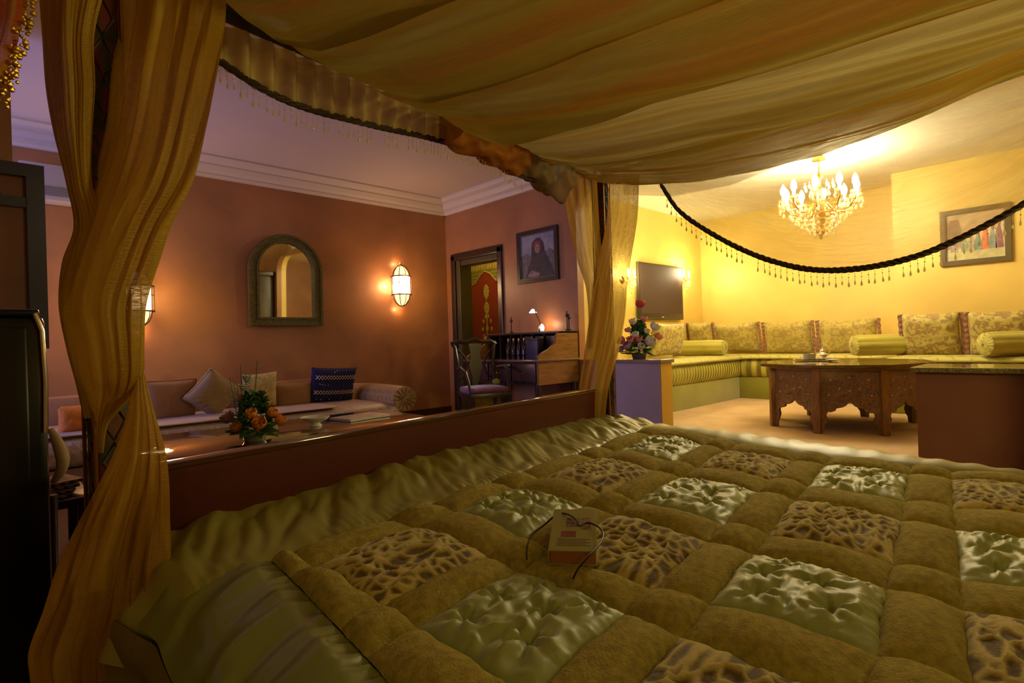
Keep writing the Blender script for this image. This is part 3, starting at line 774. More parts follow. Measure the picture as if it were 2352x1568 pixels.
# ------------------------------------------------------------------ post curtains
AMB = cloth('amber_voile', (0.56, 0.34, 0.035), (0.44, 0.22, 0.022), (0.68, 0.50, 0.11), 1.06, 0.45, sx=(3.2, 0.9, 1), pale=(0.66, 0.42, 0.06))
AMB2 = cloth('amber_voile_light', (0.66, 0.40, 0.07), (0.55, 0.27, 0.05), (0.78, 0.60, 0.24), 0.84, 0.45, sx=(7, 0.6, 1), pale=(0.60, 0.42, 0.12))
def panel(name, rows, parent, m, pl=7, amp=0.022, bulge=0.05, tw=0.0, nv=110, nu=110, seed=0):
    L_ = local(parent); vs = [r[0] for r in rows]
    def f_(s, t):
        v = vs[0] + (vs[-1]-vs[0])*t
        uL = sinterp(v, vs, [r[1] for r in rows]); uR = sinterp(v, vs, [r[2] for r in rows]); F = sinterp(v, vs, [r[3] for r in rows])
        u = uL + (uR-uL)*s
        p = pl*(s + tw*t) + 0.55*noise.noise(Vector((s*3+seed, t*2.5, seed)))
        width = (uR-uL)/FPX*F
        am = min(amp, width*0.055)
        fold = sin(2*pi*p)*(0.45 + 0.5*noise.noise(Vector((s*2+seed, t*2, 4)))) + 1.3*noise.noise(Vector((s*5 + tw*3*t + seed, t*1.6, 7))) + 0.7*noise.noise(Vector((s*13 + tw*8*t + seed, t*2.4, 9))) + 0.3*noise.noise(Vector((s*34 + tw*20*t, t*4, 2)))
        dF = -bulge*sin(pi*s)*min(1, width/0.12) + am*fold
        t_, e = ray(u, v)
        # lateral place is fixed at the curtain's own distance; folds move it in depth
        Fs = F - 0.8*bulge*sin(pi*s)*min(1, width/0.12)
        return L_ @ W(t_*Fs, F + dF, H + e*Fs)
    return uvgrid(name, f_, nu, nv, m, parent)
c1 = thing('post_curtain', 'long amber voile curtain tied back round the near left bed post', 'curtain', bed(0, 0, 0), BANG)
panel('right_panel', [(-70, 262, 520, 1.30), (60, 258, 512, 1.30), (150, 250, 500, 1.27), (300, 240, 478, 1.24), (420, 212, 450, 1.22), (520, 180, 398, 1.20), (600, 160, 368, 1.19), (700, 142, 338, 1.18), (790, 170, 334, 1.18), (860, 188, 333, 1.19), (900, 203, 316, 1.20), (935, 208, 284, 1.21), (975, 214, 250, 1.22), (1040, 222, 238, 1.22)], c1, AMB, pl=6, tw=0.35, seed=1)
panel('left_panel', [(-70, 86, 255, 1.18), (80, 98, 218, 1.18), (200, 106, 220, 1.18), (300, 122, 214, 1.18), (420, 150, 213, 1.18), (520, 166, 240, 1.19), (600, 138, 235, 1.20), (700, 130, 220, 1.21), (800, 148, 225, 1.22), (880, 170, 240, 1.22), (960, 190, 235, 1.22)], c1, AMB, pl=3, tw=0.1, seed=5, bulge=0.03)
panel('tail', [(860, 306, 334, 1.19), (900, 300, 342, 1.19), (960, 290, 358, 1.19), (1040, 262, 378, 1.20), (1120, 222, 386, 1.20), (1200, 180, 386, 1.20), (1300, 135, 386, 1.19), (1400, 100, 386, 1.18), (1500, 62, 380, 1.17), (1560, 70, 380, 1.17), (1640, 85, 380, 1.17)], c1, AMB, pl=6, tw=0.05, seed=9)
c2 = thing('post_curtain', 'pale amber voile curtain crossed and tied round the far bed post beyond the footboard', 'curtain', bed(2.38, 0, 0), BANG)
panel('left_panel', [(395, 1288, 1370, 3.05), (500, 1304, 1376, 3.05), (600, 1326, 1383, 3.05), (660, 1345, 1388, 3.06), (740, 1352, 1386, 3.07), (800, 1350, 1380, 3.07)], c2, AMB2, pl=4, seed=3, amp=0.02, bulge=0.03, nv=60, nu=70)
panel('right_panel', [(400, 1398, 1468, 3.02), (500, 1394, 1464, 3.02), (580, 1378, 1452, 3.02), (650, 1362, 1441, 3.02), (720, 1354, 1436, 3.02), (790, 1345, 1424, 3.03), (850, 1336, 1408, 3.04), (893, 1330, 1398, 3.05), (960, 1332, 1390, 3.05)], c2, AMB2, pl=4, seed=6, tw=0.3, amp=0.02, bulge=0.04, nv=70, nu=70)
# orange swag at the upper left with gold beads
c3 = thing('orange_swag', 'orange and gold cloth end with a beaded fringe at the top left of the canopy', 'swag', atF(30, 60, 0.95), 0)
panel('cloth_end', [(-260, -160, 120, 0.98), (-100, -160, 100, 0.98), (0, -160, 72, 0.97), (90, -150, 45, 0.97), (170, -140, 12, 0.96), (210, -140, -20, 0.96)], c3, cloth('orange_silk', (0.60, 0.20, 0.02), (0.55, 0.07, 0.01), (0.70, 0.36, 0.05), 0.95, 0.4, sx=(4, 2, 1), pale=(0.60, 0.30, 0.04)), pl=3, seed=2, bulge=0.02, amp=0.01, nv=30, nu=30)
m = MB(); L3 = local(c3)
for i in range(110):
    k = random.random(); u = 72 - 62*k + random.uniform(-22, 14); v = 10 + 215*k + random.uniform(-25, 25)
    m.ball(L3 @ atF(u, v, 0.97 + random.uniform(-.01, .01)), random.uniform(0.003, 0.006), 1)
o = m.build('bead_fringe', mat('gold_beads', (0.60, 0.36, 0.05), 0.2, metal=0.6), c3); o['kind'] = 'stuff'

# ================================================================== TERRACOTTA ROOM
# ------------------------------------------------------------------ arched mirror
mp_ = ony(661, 748, YB-0.06)
mi = thing('arched_mirror', 'arched mirror in a wide olive carved wooden frame on the terracotta wall', 'mirror', (mp_.x, YB-0.03, ony(661, 748, YB-0.06).z), 0)
mw = (ony(745, 700, YB-0.06).x - ony(578, 700, YB-0.06).x)/2; mh = ony(661, 540, YB-0.06).z - mp_.z
def archpoly(hw_, z0, ztop, k=0.78, n=24):
    hgt = hw_*k; pl = [(-hw_, z0)]
    for i in range(n+1):
        a = pi - pi*i/n; pl.append((hw_*cos(a), ztop - hgt + hgt*sin(a)))
    pl.append((hw_, z0)); return pl
fwid = mw*0.24
MT = RX(radians(1.5))
outp = archpoly(mw, 0, mh, 1.0); inp = archpoly(mw-fwid, fwid*0.95, mh-fwid*0.95, 1.0)
MB().band(outp, inp, -0.05, MT).build('frame', OLIVEW, mi, smooth=False)
lo = archpoly(mw-0.005, 0.005, mh-0.005, 1.0); li = archpoly(mw-0.03, 0.03, mh-0.03, 1.0)
MB().band(lo, li, -0.065, MT).build('outer_moulding', OLIVEW, mi, smooth=False)
lo = archpoly(mw-fwid+0.02, fwid*0.95-0.02, mh-fwid*0.95+0.02, 1.0); li = archpoly(mw-fwid-0.004, fwid*0.95+0.004, mh-fwid*0.95-0.004, 1.0)
MB().band(lo, li, -0.062, MT).build('inner_moulding', OLIVEW, mi, smooth=False)
MB().prism(archpoly(mw-fwid+0.01, fwid*0.95-0.01, mh-fwid*0.95+0.01, 1.0), -0.02, MT).build('glass', MIRR, mi, smooth=False)

# ------------------------------------------------------------------ wall lanterns
SHADE = mat('lit_glass_warm', (1, 0.8, 0.5), 0.5, emit=(1.0, 0.78, 0.44), estr=5, pattern=None)
SHADE2 = mat('lit_glass_dim', (1, 0.7, 0.4), 0.5, emit=(1.0, 0.60, 0.26), estr=1.4)
def lantern(px, py, label, s=1.0):
    p = ony(px, py, YB-0.11)
    r = thing('wall_lantern', label, 'wall light', (p.x, YB-0.11, p.z), 0, None)
    R_ = 0.125*s; hb = 0.115*s
    MB().lathe([(R_*0.86, -hb*0.95), (R_*0.86, hb*0.95)], 20).build('glass_drum', SHADE, r)
    m = MB()
    prof_ = [(0.005, hb+0.135*s), (R_*0.35, hb+0.12*s), (R_*0.68, hb+0.06*s), (R_*0.80, hb)]
    m.lathe(prof_, 16).build('upper_globe', SHADE2, r)
    MB().lathe([(a_, -b_) for a_, b_ in prof_], 16).build('lower_globe', SHADE2, r)
    m = MB()
    for z in (-hb, hb):
        m.tube([(R_*cos(2*pi*i/24), R_*sin(2*pi*i/24), z) for i in range(24)], 0.008*s, 5, closed=True)
    m.tube([(R_*cos(2*pi*i/24), R_*sin(2*pi*i/24), 0.3*hb) for i in range(24)], 0.003*s, 4, closed=True)
    for k in range(8):
        a = 2*pi*k/8
        m.tube([(R_*cos(a), R_*sin(a), -hb), (R_*cos(a), R_*sin(a), hb)], 0.0045*s, 4)
        for sg in (1, -1):
            m.tube([(R_*0.86*cos(a)*q1_, R_*0.86*sin(a)*q1_, sg*(hb + 0.15*s*q2_)) for q1_, q2_ in ((1, 0), (0.93, 0.35), (0.72, 0.65), (0.4, 0.88), (0.0, 1.0))], 0.0045*s, 4)
    m.build('iron_cage', IRON, r)
    MB().box(-0.03*s, 0.03*s, 0.05, 0.11, -0.05*s, 0.05*s, bev=0.01).build('wall_bracket', IRON, r)
    MB().lathe([(0.002, hb+0.15*s), (0.012*s, hb+0.16*s), (0.003, hb+0.185*s)], 8).build('finial', BRASS, r)
    light('lantern_glow', 'POINT', (p.x-0.13*s, YB-0.10, p.z), 3.4, (1.0, 0.56, 0.24), 0.02)
    light('lantern_glow', 'POINT', (p.x, YB-0.30, p.z+0.02), 9, (1.0, 0.60, 0.26), 0.09)
    for sg in (-1, 1): light('lantern_glow', 'POINT', (p.x, YB-0.075, p.z+sg*0.29*s), 0.9, (1.0, 0.55, 0.24), 0.012)
    return r
lantern(922, 656, 'brass caged wall lantern glowing between the arched mirror and the doorway')
lantern(318, 686, 'brass caged wall lantern glowing half hidden behind the tied amber curtain')

# ------------------------------------------------------------------ air conditioner
p = ony(42, 358, 6.0); q = ony(215, 465, 6.0)
ac = thing('air_conditioner', 'white wall mounted air conditioner high on the terracotta wall at the left', 'air conditioner', ((p.x+q.x)/2, YB, 0), 0)
acz = [p.z-0.03, ony(130, 462, 6.0).z]; hw_ = (q.x-p.x)/2
AW = mat('ac_plastic', (0.45, 0.40, 0.36), 0.4)
MB().box(-hw_, hw_, -0.20, 0, acz[1], acz[0], bev=0.02).build('body', AW, ac)
for k in range(4): MB().box(-hw_+0.05, hw_-0.03, -0.21, -0.195, acz[1]+0.035+0.022*k, acz[1]+0.049+0.022*k, bev=0.003).build('louvre', mat('ac_grey', (0.22, 0.19, 0.17), 0.5), ac)

# ------------------------------------------------------------------ dark framed notched panel at the left
fy = 4.42
F1 = ony(0, 378, fy-0.05); F2 = ony(103, 382, fy-0.05); zb_ = ony(118, 800, fy-0.05).z; x1_ = ony(108, 600, fy-0.05).x
fr = thing('notched_wall_panel', 'dark blue-black wooden frame with cut corners hung on the left wall', 'wall panel', (x1_-0.7, fy-0.001, zb_), 0)
ztp = F2.z - zb_; hwp = 0.7; t_ = 0.085
BLK = mat('blue_black_wood', (0.02, 0.02, 0.05), 0.3, var=0.2)
zi0 = ztp*0.06
MB().band([(-hwp, 0), (-hwp, ztp), (hwp, ztp), (hwp, 0)], [(-hwp+t_, zi0), (-hwp+t_, ztp-t_*0.9), (hwp-t_, ztp-t_*0.9), (hwp-t_, zi0)], -0.05).build('frame', BLK, fr, smooth=False)
for sg in (-1, 1):
    MB().prism([(sg*(hwp-t_), ztp-0.26), (sg*(hwp-t_-0.12), ztp-0.26), (sg*(hwp-t_-0.32), ztp-t_-0.02), (sg*(hwp-t_-0.25), ztp-t_-0.0), (sg*(hwp-t_-0.10), ztp-0.20), (sg*(hwp-t_), ztp-0.20)], -0.04).build('corner_bracket', BLK, fr, smooth=False)
MB().box(-hwp+0.02, hwp-0.02, -0.012, 0, 0.02, ztp-0.02).build('panel', mat('dark_red_panel', (0.15, 0.035, 0.014), 0.5, var=0.2), fr, smooth=False)
# black lacquered cabinet at the left edge
p = atF(92, 716, 1.62); q = atF(128, 1400, 1.62)
cb = thing('black_cabinet', 'tall black lacquered cabinet with a chrome corner strip at the left edge', 'cabinet', atF(112, 1000, 1.55).xy.to_3d(), YAW - pi/2 + radians(43))
zc0 = atF(60, 716, 1.62).z
MB().box(-0.80, 0.0, 0.0, 0.42, 0.04, zc0-0.02, bev=0.02).build('body', BLACK, cb)
MB().box(-0.81, -0.012, -0.01, 0.43, zc0-0.02, zc0, bev=0.008).build('top', BLACK, cb)
MB().tube([(-0.006, -0.004, zc0-0.34), (-0.003, -0.004, zc0-0.2), (-0.008, -0.006, zc0-0.06), (-0.022, -0.008, zc0-0.012)], 0.006, 8).build('chrome_strip', CHROME, cb)
for k in range(2):
    d = MB().box(-0.78+0.375*k, -0.415+0.375*k, -0.014, 0.002, 0.07, zc0-0.05, bev=0.006).build('door', BLACK, cb)
    MB().ball((-0.44+0.09*k, -0.02, 0.62), 0.010, 1).build('knob', IRON, d)
MB().box(-0.78, -0.02, 0.02, 0.40, 0, 0.04).build('plinth', BLACK, cb)

# ------------------------------------------------------------------ cushions
def pillow_mesh(w_, h_, t_, nx=22, ny=22, pinch=0.08, seed=0, flute=0, buttons=False):
    m = MB()
    for sg in (1, -1):
        def f_(s, t, sg=sg):
            x = 2*s-1; y = 2*t-1
            e = max(0, (1-x**4))**0.5*max(0, (1-y**4))**0.5
            px = x*w_/2*(1 - pinch*(1-abs(y)**2)*0.6); pz = y*h_/2*(1 - pinch*(1-abs(x)**2)*0.6)
            th = t_/2*e*(1 + 0.10*noise.noise(Vector((x*1.8+seed, y*1.8, sg))))
            if flute:
                an = atan2(y, x); r = sqrt(x*x+y*y); th += 0.008*abs(sin(an*flute))*min(1, r*3)*e
            th += 0.004*noise.noise(Vector((x*5+seed, y*5, sg*3)))*e
            return Vector((px, -sg*th, pz))
        m.grid(f_, nx, ny)
    bmesh.ops.remove_doubles(m.bm, verts=m.bm.verts, dist=0.0008)
    return m
def pillow(name, label, group, cpos, w_, h_, t_, m, rz=0, tilt=0, roll=0, seed=0, fringe=None, flute=0, cat='cushion', cord=None):
    o = thing(name, label, cat, cpos, rz, group)
    M = RX(tilt) @ RY(roll)
    pm = pillow_mesh(w_, h_, t_, seed=seed, flute=flute); bmesh.ops.transform(pm.bm, matrix=M, verts=pm.bm.verts)
    c_ = pm.build('cover', m, o, ang=180)
    if cord:
        mm = MB(); pts = []
        for i in range(48):
            k = i/48*4; e_ = int(k); q = (k-e_)*2-1
            x, y = [(q, 1), (1, -q), (-q, -1), (-1, q)][e_]
            pts.append(M @ Vector((x*w_/2*(1-0.05*(1-y*y)), 0, y*h_/2*(1-0.05*(1-x*x)))))
        mm.tube(pts, 0.006, 5, closed=True); mm.build('piping', cord, o)
    if fringe:
        for sg in (-1, 1):
            mm = MB()
            def ff(s, t, sg=sg):
                z = (2*t-1)*h_/2*1.0; x = sg*(w_/2*(1-0.02) + 0.04*s*(1+0.10*sin(t*37+seed)))
                return M @ Vector((x, 0.005*sin(t*50+s*2+seed), z))
            mm.grid(ff, 3, 40); mm.build('fringe', fringe, o, ang=180, solid=0.006)
    return o
TAN = mat('tan_velvet', (0.27, 0.125, 0.045), 0.85, sheen=0.0, bump=0.15, bscale=60, var=0.12)
GOLDV = mat('gold_brocade', (0.24, 0.13, 0.045), 0.6, pattern='brocade', pscale=9, col2=(0.36, 0.22, 0.08))
CREAM = mat('cream_gold_satin', (0.48, 0.36, 0.13), 0.5, pattern='brocade', pscale=6, col2=(0.36, 0.26, 0.08))
NAVY = mat('navy_wool', (0.008, 0.007, 0.055), 0.95, bump=0.7, bscale=90)
ORC = mat('orange_velvet', (0.50, 0.15, 0.008), 0.9, bump=0.8, bscale=28)
SOFAM = mat('lilac_brown_damask', (0.25, 0.16, 0.10), 0.5, pattern='brocade', pscale=7, col2=(0.36, 0.25, 0.18))
THROW = mat('pale_throw', (0.42, 0.30, 0.26), 0.6, bump=0.1)

# ------------------------------------------------------------------ low sofa under the mirror
sx0 = -0.35; sx1 = ony(905, 945, 5.2).x
so = thing('low_sofa', 'low upholstered sofa in tan damask under the arched mirror', 'sofa', ((sx0+sx1)/2, 5.55, 0), 0)
hs = (sx1-sx0)/2
def puffbox(m, x0, x1, y0, y1, z0, z1, bulge=0.02, nx=40, ny=20):
    def f_(s, t):
        an = 2*pi*t; cx = cos(an); cz = sin(an)
        k = 5.0; r = (abs(cx)**k + abs(cz)**k)**(-1/k)
        yy = (y0+y1)/2 + (y1-y0)/2*cx*r; zz = (z0+z1)/2 + (z1-z0)/2*cz*r
        e = min(1, 1-abs(2*s-1)**16)**0.5 if 0 < s < 1 else 0.0
        yy = (y0+y1)/2 + (yy-(y0+y1)/2)*(0.93+0.07*e); zz = (z0+z1)/2 + (zz-(z0+z1)/2)*(0.90+0.10*e)
        if cz > 0: zz += bulge*sin(pi*s)*max(0, cz) * 0.5 + 0.006*noise.noise(Vector((s*9, yy*4, 3)))
        return Vector((x0 + (x1-x0)*s, yy, zz))
    m.grid(f_, nx, ny)
    bm = m.bm; bm.verts.ensure_lookup_table()
    bmesh.ops.remove_doubles(bm, verts=bm.verts, dist=1e-5)
    bmesh.ops.holes_fill(bm, edges=[e for e in bm.edges if e.is_boundary], sides=0)
m = MB(); m.box(-hs+0.02, hs-0.02, -0.62, 0.58, 0.0, 0.16, bev=0.015); m.build('base', mat('sofa_base', (0.22, 0.11, 0.05), 0.7, var=0.1), so)
m = MB(); puffbox(m, -hs, hs-0.1, -0.66, 0.55, 0.14, 0.37); m.build('mattress', SOFAM, so, ang=180)
m = MB(); puffbox(m, -hs+0.1, hs-0.75, -0.60, -0.05, 0.375, 0.392, 0.0, 30, 12); m.build('seat_throw', THROW, so, ang=180)
# roll arm at the right end
m = MB()
def ra(s, t):
    an = 2*pi*s; R = 0.125 + 0.012*sin(pi*t)
    return Vector((hs-0.03 + R*cos(an)*1.15, -0.62+1.1*t, 0.395+R*sin(an)))
m.grid(ra, 28, 12, closeu=True); bmesh.ops.holes_fill(m.bm, edges=[e for e in m.bm.edges if e.is_boundary], sides=0)
m.build('roll_arm', GOLDV, so, ang=60)
m = MB()
for k in range(14):
    a = 2*pi*k/14; m.tube([(hs-0.03, -0.635, 0.395), (hs-0.03+0.135*cos(a), -0.625, 0.395+0.118*sin(a))], 0.006, 4)
m.build('arm_pleats', GOLDV, so)
m = MB(); m.box(-hs, hs-0.1, 0.42, 0.60, 0.30, 0.60, bev=0.05); m.build('backrest', TAN, so)
def at_sofa(u, v, y): return ony(u, v, y)
def pil_at(name, label, u0, u1, v0, v1, y, thick, m, **kw):
    a = ony(u0, (v0+v1)/2, y); b = ony(u1, (v0+v1)/2, y); cc = ony((u0+u1)/2, v0, y); dd = ony((u0+u1)/2, v1, y)
    return pillow(name, label, kw.pop('group', None), ((a.x+b.x)/2, y, (cc.z+dd.z)/2), abs(b.x-a.x), cc.z-dd.z, thick, m, **kw)
pil_at('cushion', 'large plain tan square cushion with brown edges leaning at the left of the sofa', 328, 450, 870, 975, 5.55, 0.16, TAN, tilt=radians(14), seed=1, cord=TAN)
pil_at('cushion', 'tan velvet cushion stood on its corner with sunburst pleats on the sofa', 440, 538, 862, 948, 5.40, 0.15, mat('sunburst_velvet', (0.23, 0.135, 0.040), 0.7, sheen=0.0, bump=0.1, bscale=40), tilt=radians(12), roll=radians(40), seed=2, flute=8, cord=CREAM)
pil_at('cushion', 'cream and gold shiny cushion standing behind the flowers on the sofa', 556, 636, 855, 940, 5.62, 0.13, CREAM, tilt=radians(12), roll=radians(-3), seed=3)
pil_at('back_cushion', 'long tan back cushion between the cream cushion and the navy cushion', 625, 735, 876, 935, 5.70, 0.16, TAN, tilt=radians(8), seed=4)
bp_ = pil_at('cushion', 'navy blue woollen cushion with two white zigzag bands at the right of the sofa', 710, 815, 842, 925, 5.62, 0.15, NAVY, tilt=radians(14), roll=radians(3), seed=5)
# zigzag bands
dims = (ony(815, 880, 5.62).x - ony(710, 880, 5.62).x)
m = MB(); MT2 = RX(radians(14)) @ RY(radians(3))
for zc in (0.10, -0.06):
    zc *= 1.0
    pts = []
    for rr in (0, 1):
        pts = []
        for i in range(15):
            x = (-0.43 + 0.86*i/14)*dims; z = zc + (0.020 if (i + rr) % 2 else -0.020)
            xn = x/(dims/2); yn = z/0.19
            th = 0.075*max(0, 1-xn**4)**.5*max(0, 1-yn**4)**.5
            pts.append(MT2 @ Vector((x, -th-0.006, z)))
        m.tube(pts, 0.0055, 4)
m.build('zigzag_band', mat('white_wool', (0.50, 0.38, 0.26), 0.9), bp_)
m = MB()
for k in range(16):
    x = random.uniform(-0.4, 0.4)*dims; z = random.choice((0.16, 0.02, -0.13)) + random.uniform(-.012, .012)
    th = 0.078*max(0, 1-(2*x/dims)**4)**.5*max(0, 1-(z/0.19)**4)**.5
    m.ball(MT2 @ Vector((x, -th, z)), 0.006, 1)
m.build('sequins', CHROME, bp_)['kind'] = 'stuff'
pil_at('cushion', 'orange ruffled cushion at the left end of the sofa behind the tied curtain', 132, 225, 930, 992, 5.2, 0.16, ORC, tilt=radians(16), seed=6)

# ------------------------------------------------------------------ glass topped coffee table
cx0, cx1, cy0, cy1 = 0.35, 2.02, 2.72, 3.52
tb = thing('coffee_table', 'low coffee table with a reflective glass top behind the footboard', 'coffee table', ((cx0+cx1)/2, (cy0+cy1)/2, 0), 0)
hx_, hy_ = (cx1-cx0)/2, (cy1-cy0)/2
MB().box(-hx_, hx_, -hy_, hy_, 0.488, 0.50, bev=0.003).build('glass_top', mat('brown_glass_top', (0.11, 0.055, 0.028), 0.06, spec=1.0, coat=1.0), tb)
MB().box(-hx_+0.02, hx_-0.02, -hy_+0.02, hy_-0.02, 0.42, 0.488, bev=0.008).build('apron', MWOOD, tb)
for sx in (-1, 1):
    for sy in (-1, 1):
        MB().lathe([(0.03, 0), (0.035, 0.03), (0.022, 0.08), (0.034, 0.2), (0.024, 0.32), (0.036, 0.42)], 12, T(sx*(hx_-0.07), sy*(hy_-0.07), 0)).build('leg', MWOOD, tb)
# small objects on it
pb = onz(725, 978, 0.50)
bw_ = thing('bowl', 'small white footed ceramic bowl on the glass coffee table', 'bowl', (pb.x, pb.y, 0.5015))
MB().lathe([(0.035, 0), (0.034, 0.008), (0.024, 0.012), (0.026, 0.018), (0.062, 0.034), (0.078, 0.048), (0.080, 0.052), (0.074, 0.050), (0.055, 0.036), (0.0, 0.024)], 28, cap=False).build('bowl_body', WHITE, bw_)
MB().tube([(0.078*cos(2*pi*i/30), 0.078*sin(2*pi*i/30), 0.051) for i in range(30)], 0.0028, 5, closed=True).build('rim', WHITE, bw_)
pm = onz(828, 958, 0.505)
mg = thing('magazine', 'white magazine lying on the glass coffee table to the right of the bowl', 'magazine', (pm.x, pm.y, 0.5012), 0.15)
MB().box(-0.15, 0.15, -0.105, 0.105, 0, 0.012, bev=0.002).build('pages', mat('paper', (0.75, 0.70, 0.68), 0.6), mg, smooth=False)
MB().box(-0.151, 0.151, -0.106, 0.106, 0.012, 0.0135).build('cover', mat('magazine_cover', (0.72, 0.64, 0.64), 0.3, pattern='noise', pscale=14, col2=(0.50, 0.40, 0.42)), mg, smooth=False)

# ------------------------------------------------------------------ flower arrangements
LEAF = mat('leaf_green', (0.08, 0.19, 0.03), 0.45)
LEAF2 = mat('grey_blue_foliage', (0.20, 0.26, 0.28), 0.5)
def petals(n=3, R=0.022, m=None, openk=1.0):
    m = m or MB()
    for ring in range(n):
        cnt = 5 + ring; rr = R*(0.35 + 0.65*ring/(n-1)); tl = 0.95 - 0.55*ring/(n-1)*openk
        for k in range(cnt):
            a = 2*pi*(k + 0.4*ring)/cnt
            def f_(s, t):
                x = (s-0.5)*rr*1.15*(sin(pi*min(1, t*0.9+0.12)))**0.6; up = rr*1.3*t
                o_ = rr*(0.28 + 0.55*t*(1.2-tl)) + rr*0.12*sin(t*pi) - abs(s-0.5)*rr*0.3
                return Vector((o_*cos(a) - x*sin(a), o_*sin(a) + x*cos(a), up*(0.6+0.5*tl)))
            m.grid(f_, 3, 3)
    return m
def leafm(m, p, d, L_, wd, roll=0):
    d = Vector(d).normalized(); sd = d.cross(Vector((0, 0, 1)))
    if sd.length < 0.1: sd = Vector((1, 0, 0))
    sd.normalize(); sd = Matrix.Rotation(roll, 3, d) @ sd; nn = sd.cross(d)
    def f_(s, t):
        wv_ = wd*sin(pi*(t**0.8))*(s-0.5)
        return Vector(p) + d*L_*t + sd*wv_ + nn*(L_*0.18*t*t - abs(s-0.5)*wd*0.3) - Vector((0, 0, L_*0.25*t*t))
    m.grid(f_, 2, 5)
def bouquet(name, label, base, hgt, rad, flowers, seed, potcol, spikes=True, nleaf=90, foam=0.05, fs=1.45, lw=0.028):
    random.seed(seed)
    r = thing(name, label, 'flowers', base, 0)
    MB().lathe([(rad*0.28, 0), (rad*0.34, foam*0.8), (rad*0.30, foam)], 16).build('pot', potcol, r)
    m = MB()
    for k in range(nleaf):
        q = random.random()**0.8; a = random.random()*2*pi; z = foam + (hgt*0.82-foam)*q; rr = rad*(1-q*0.85)*0.55
        leafm(m, (rr*0.5*cos(a), rr*0.5*sin(a), z*0.92), (cos(a), sin(a), -0.05 + q*1.0 + random.uniform(-.3, .3)), rad*random.uniform(0.38, 0.62)*(1-0.4*q), lw, random.uniform(-.6, .6))
    m.build('foliage', LEAF, r, ang=180)['kind'] = 'stuff'
    m = MB()
    for (col, sx, sy_, z, s) in flowers:
        m.tube([(0, 0, foam), (sx*0.4, sy_*0.4, z*0.6), (sx, sy_, z)], 0.0025, 4)
    m.build('stems', LEAF, r)['kind'] = 'stuff'
    protos = {}; R0 = 0.024
    for (col, sx, sy_, z, s) in flowers:
        d = Vector((sx, sy_, 0.12 + z*0.4)).normalized(); M = T(sx, sy_, z) @ d.to_track_quat('Z', 'Y').to_matrix().to_4x4() @ Matrix.Scale(s*fs, 4)
        if col not in protos:
            o = petals(3, 0.024).build('blossom', mat('petal_'+col, {'orange': (0.90, 0.36, 0.07), 'pink': (0.75, 0.25, 0.22), 'lilac': (0.48, 0.26, 0.42), 'cream': (0.75, 0.62, 0.42), 'red': (0.60, 0.04, 0.05), 'white': (0.72, 0.66, 0.58)}[col], 0.6), r, ang=180)
            protos[col] = o
        else:
            o = protos[col].copy(); C.objects.link(o); o.parent = r
        o.matrix_local = M
    return r
bs = onz(585, 1012, 0.50)
def fl(u, v, F=2.75, base=bs):
    p = atF(u, v, F); return p - Vector((base.x, base.y, 0.5015))
fls = []
for col, u, v, F, s in (('lilac', 530, 968, 2.72, 1.35), ('orange', 547, 988, 2.66, 1.1), ('orange', 578, 958, 2.66, 1.15), ('orange', 594, 980, 2.60, 1.4), ('pink', 563, 921, 2.78, 1.0), ('orange', 622, 955, 2.72, 1.1), ('orange', 638, 972, 2.74, 1.2), ('pink', 618, 958, 2.78, 1.1), ('pink', 607, 930, 2.85, 0.8), ('cream', 560, 895, 2.80, 0.7), ('orange', 640, 968, 2.80, 0.9)):
    p = fl(u, v, F); fls.append((col, p.x, p.y, p.z, s))
fa = bouquet('flower_arrangement', 'flower arrangement with orange roses and blue-grey sprigs on the glass coffee table', (bs.x, bs.y, 0.5015), 0.30, 0.165, fls, 3, mat('glass_pot', (0.2, 0.22, 0.16), 0.15), nleaf=190, lw=0.042)
m = MB()      # grey-blue fern sprigs at the left, and a pale spiky bloom above
for (u0, v0, u1, v1) in ((552, 985, 528, 868), (560, 975, 545, 880), (565, 965, 565, 862)):
    p0 = fl(u0, v0, 2.76); p1 = fl(u1, v1, 2.80)
    m.tube([p0, (p0+p1)/2, p1], 0.0022, 4)
    for k in range(16):
        q = k/16; c_ = p0.lerp(p1, 0.2 + 0.8*q)
        for sg in (-1, 1): leafm(m, c_, (sg*0.75, -sg*0.7, 0.35), 0.038*(1-q*0.4), 0.013)
m.build('fern_sprigs', LEAF2, fa, ang=180)['kind'] = 'stuff'
m = MB(); pc = fl(568, 878, 2.80)
for k in range(9):
    a = 2*pi*k/9; leafm(m, pc, (cos(a)*0.6, sin(a)*0.6, 1), 0.06, 0.024)
m.build('pale_bloom', mat('pale_bloom', (0.55, 0.60, 0.68), 0.5), fa, ang=180)
for (u0, v0, u1, v1) in ((556, 900, 553, 835), (586, 900, 592, 828)):
    p0 = fl(u0, v0, 2.80); p1 = fl(u1, v1, 2.82); MB().tube([p0, (p0+p1)/2, p1], 0.0028, 5).build('thin_stem', mat('stem_grey', (0.16, 0.14, 0.15), 0.6), fa)

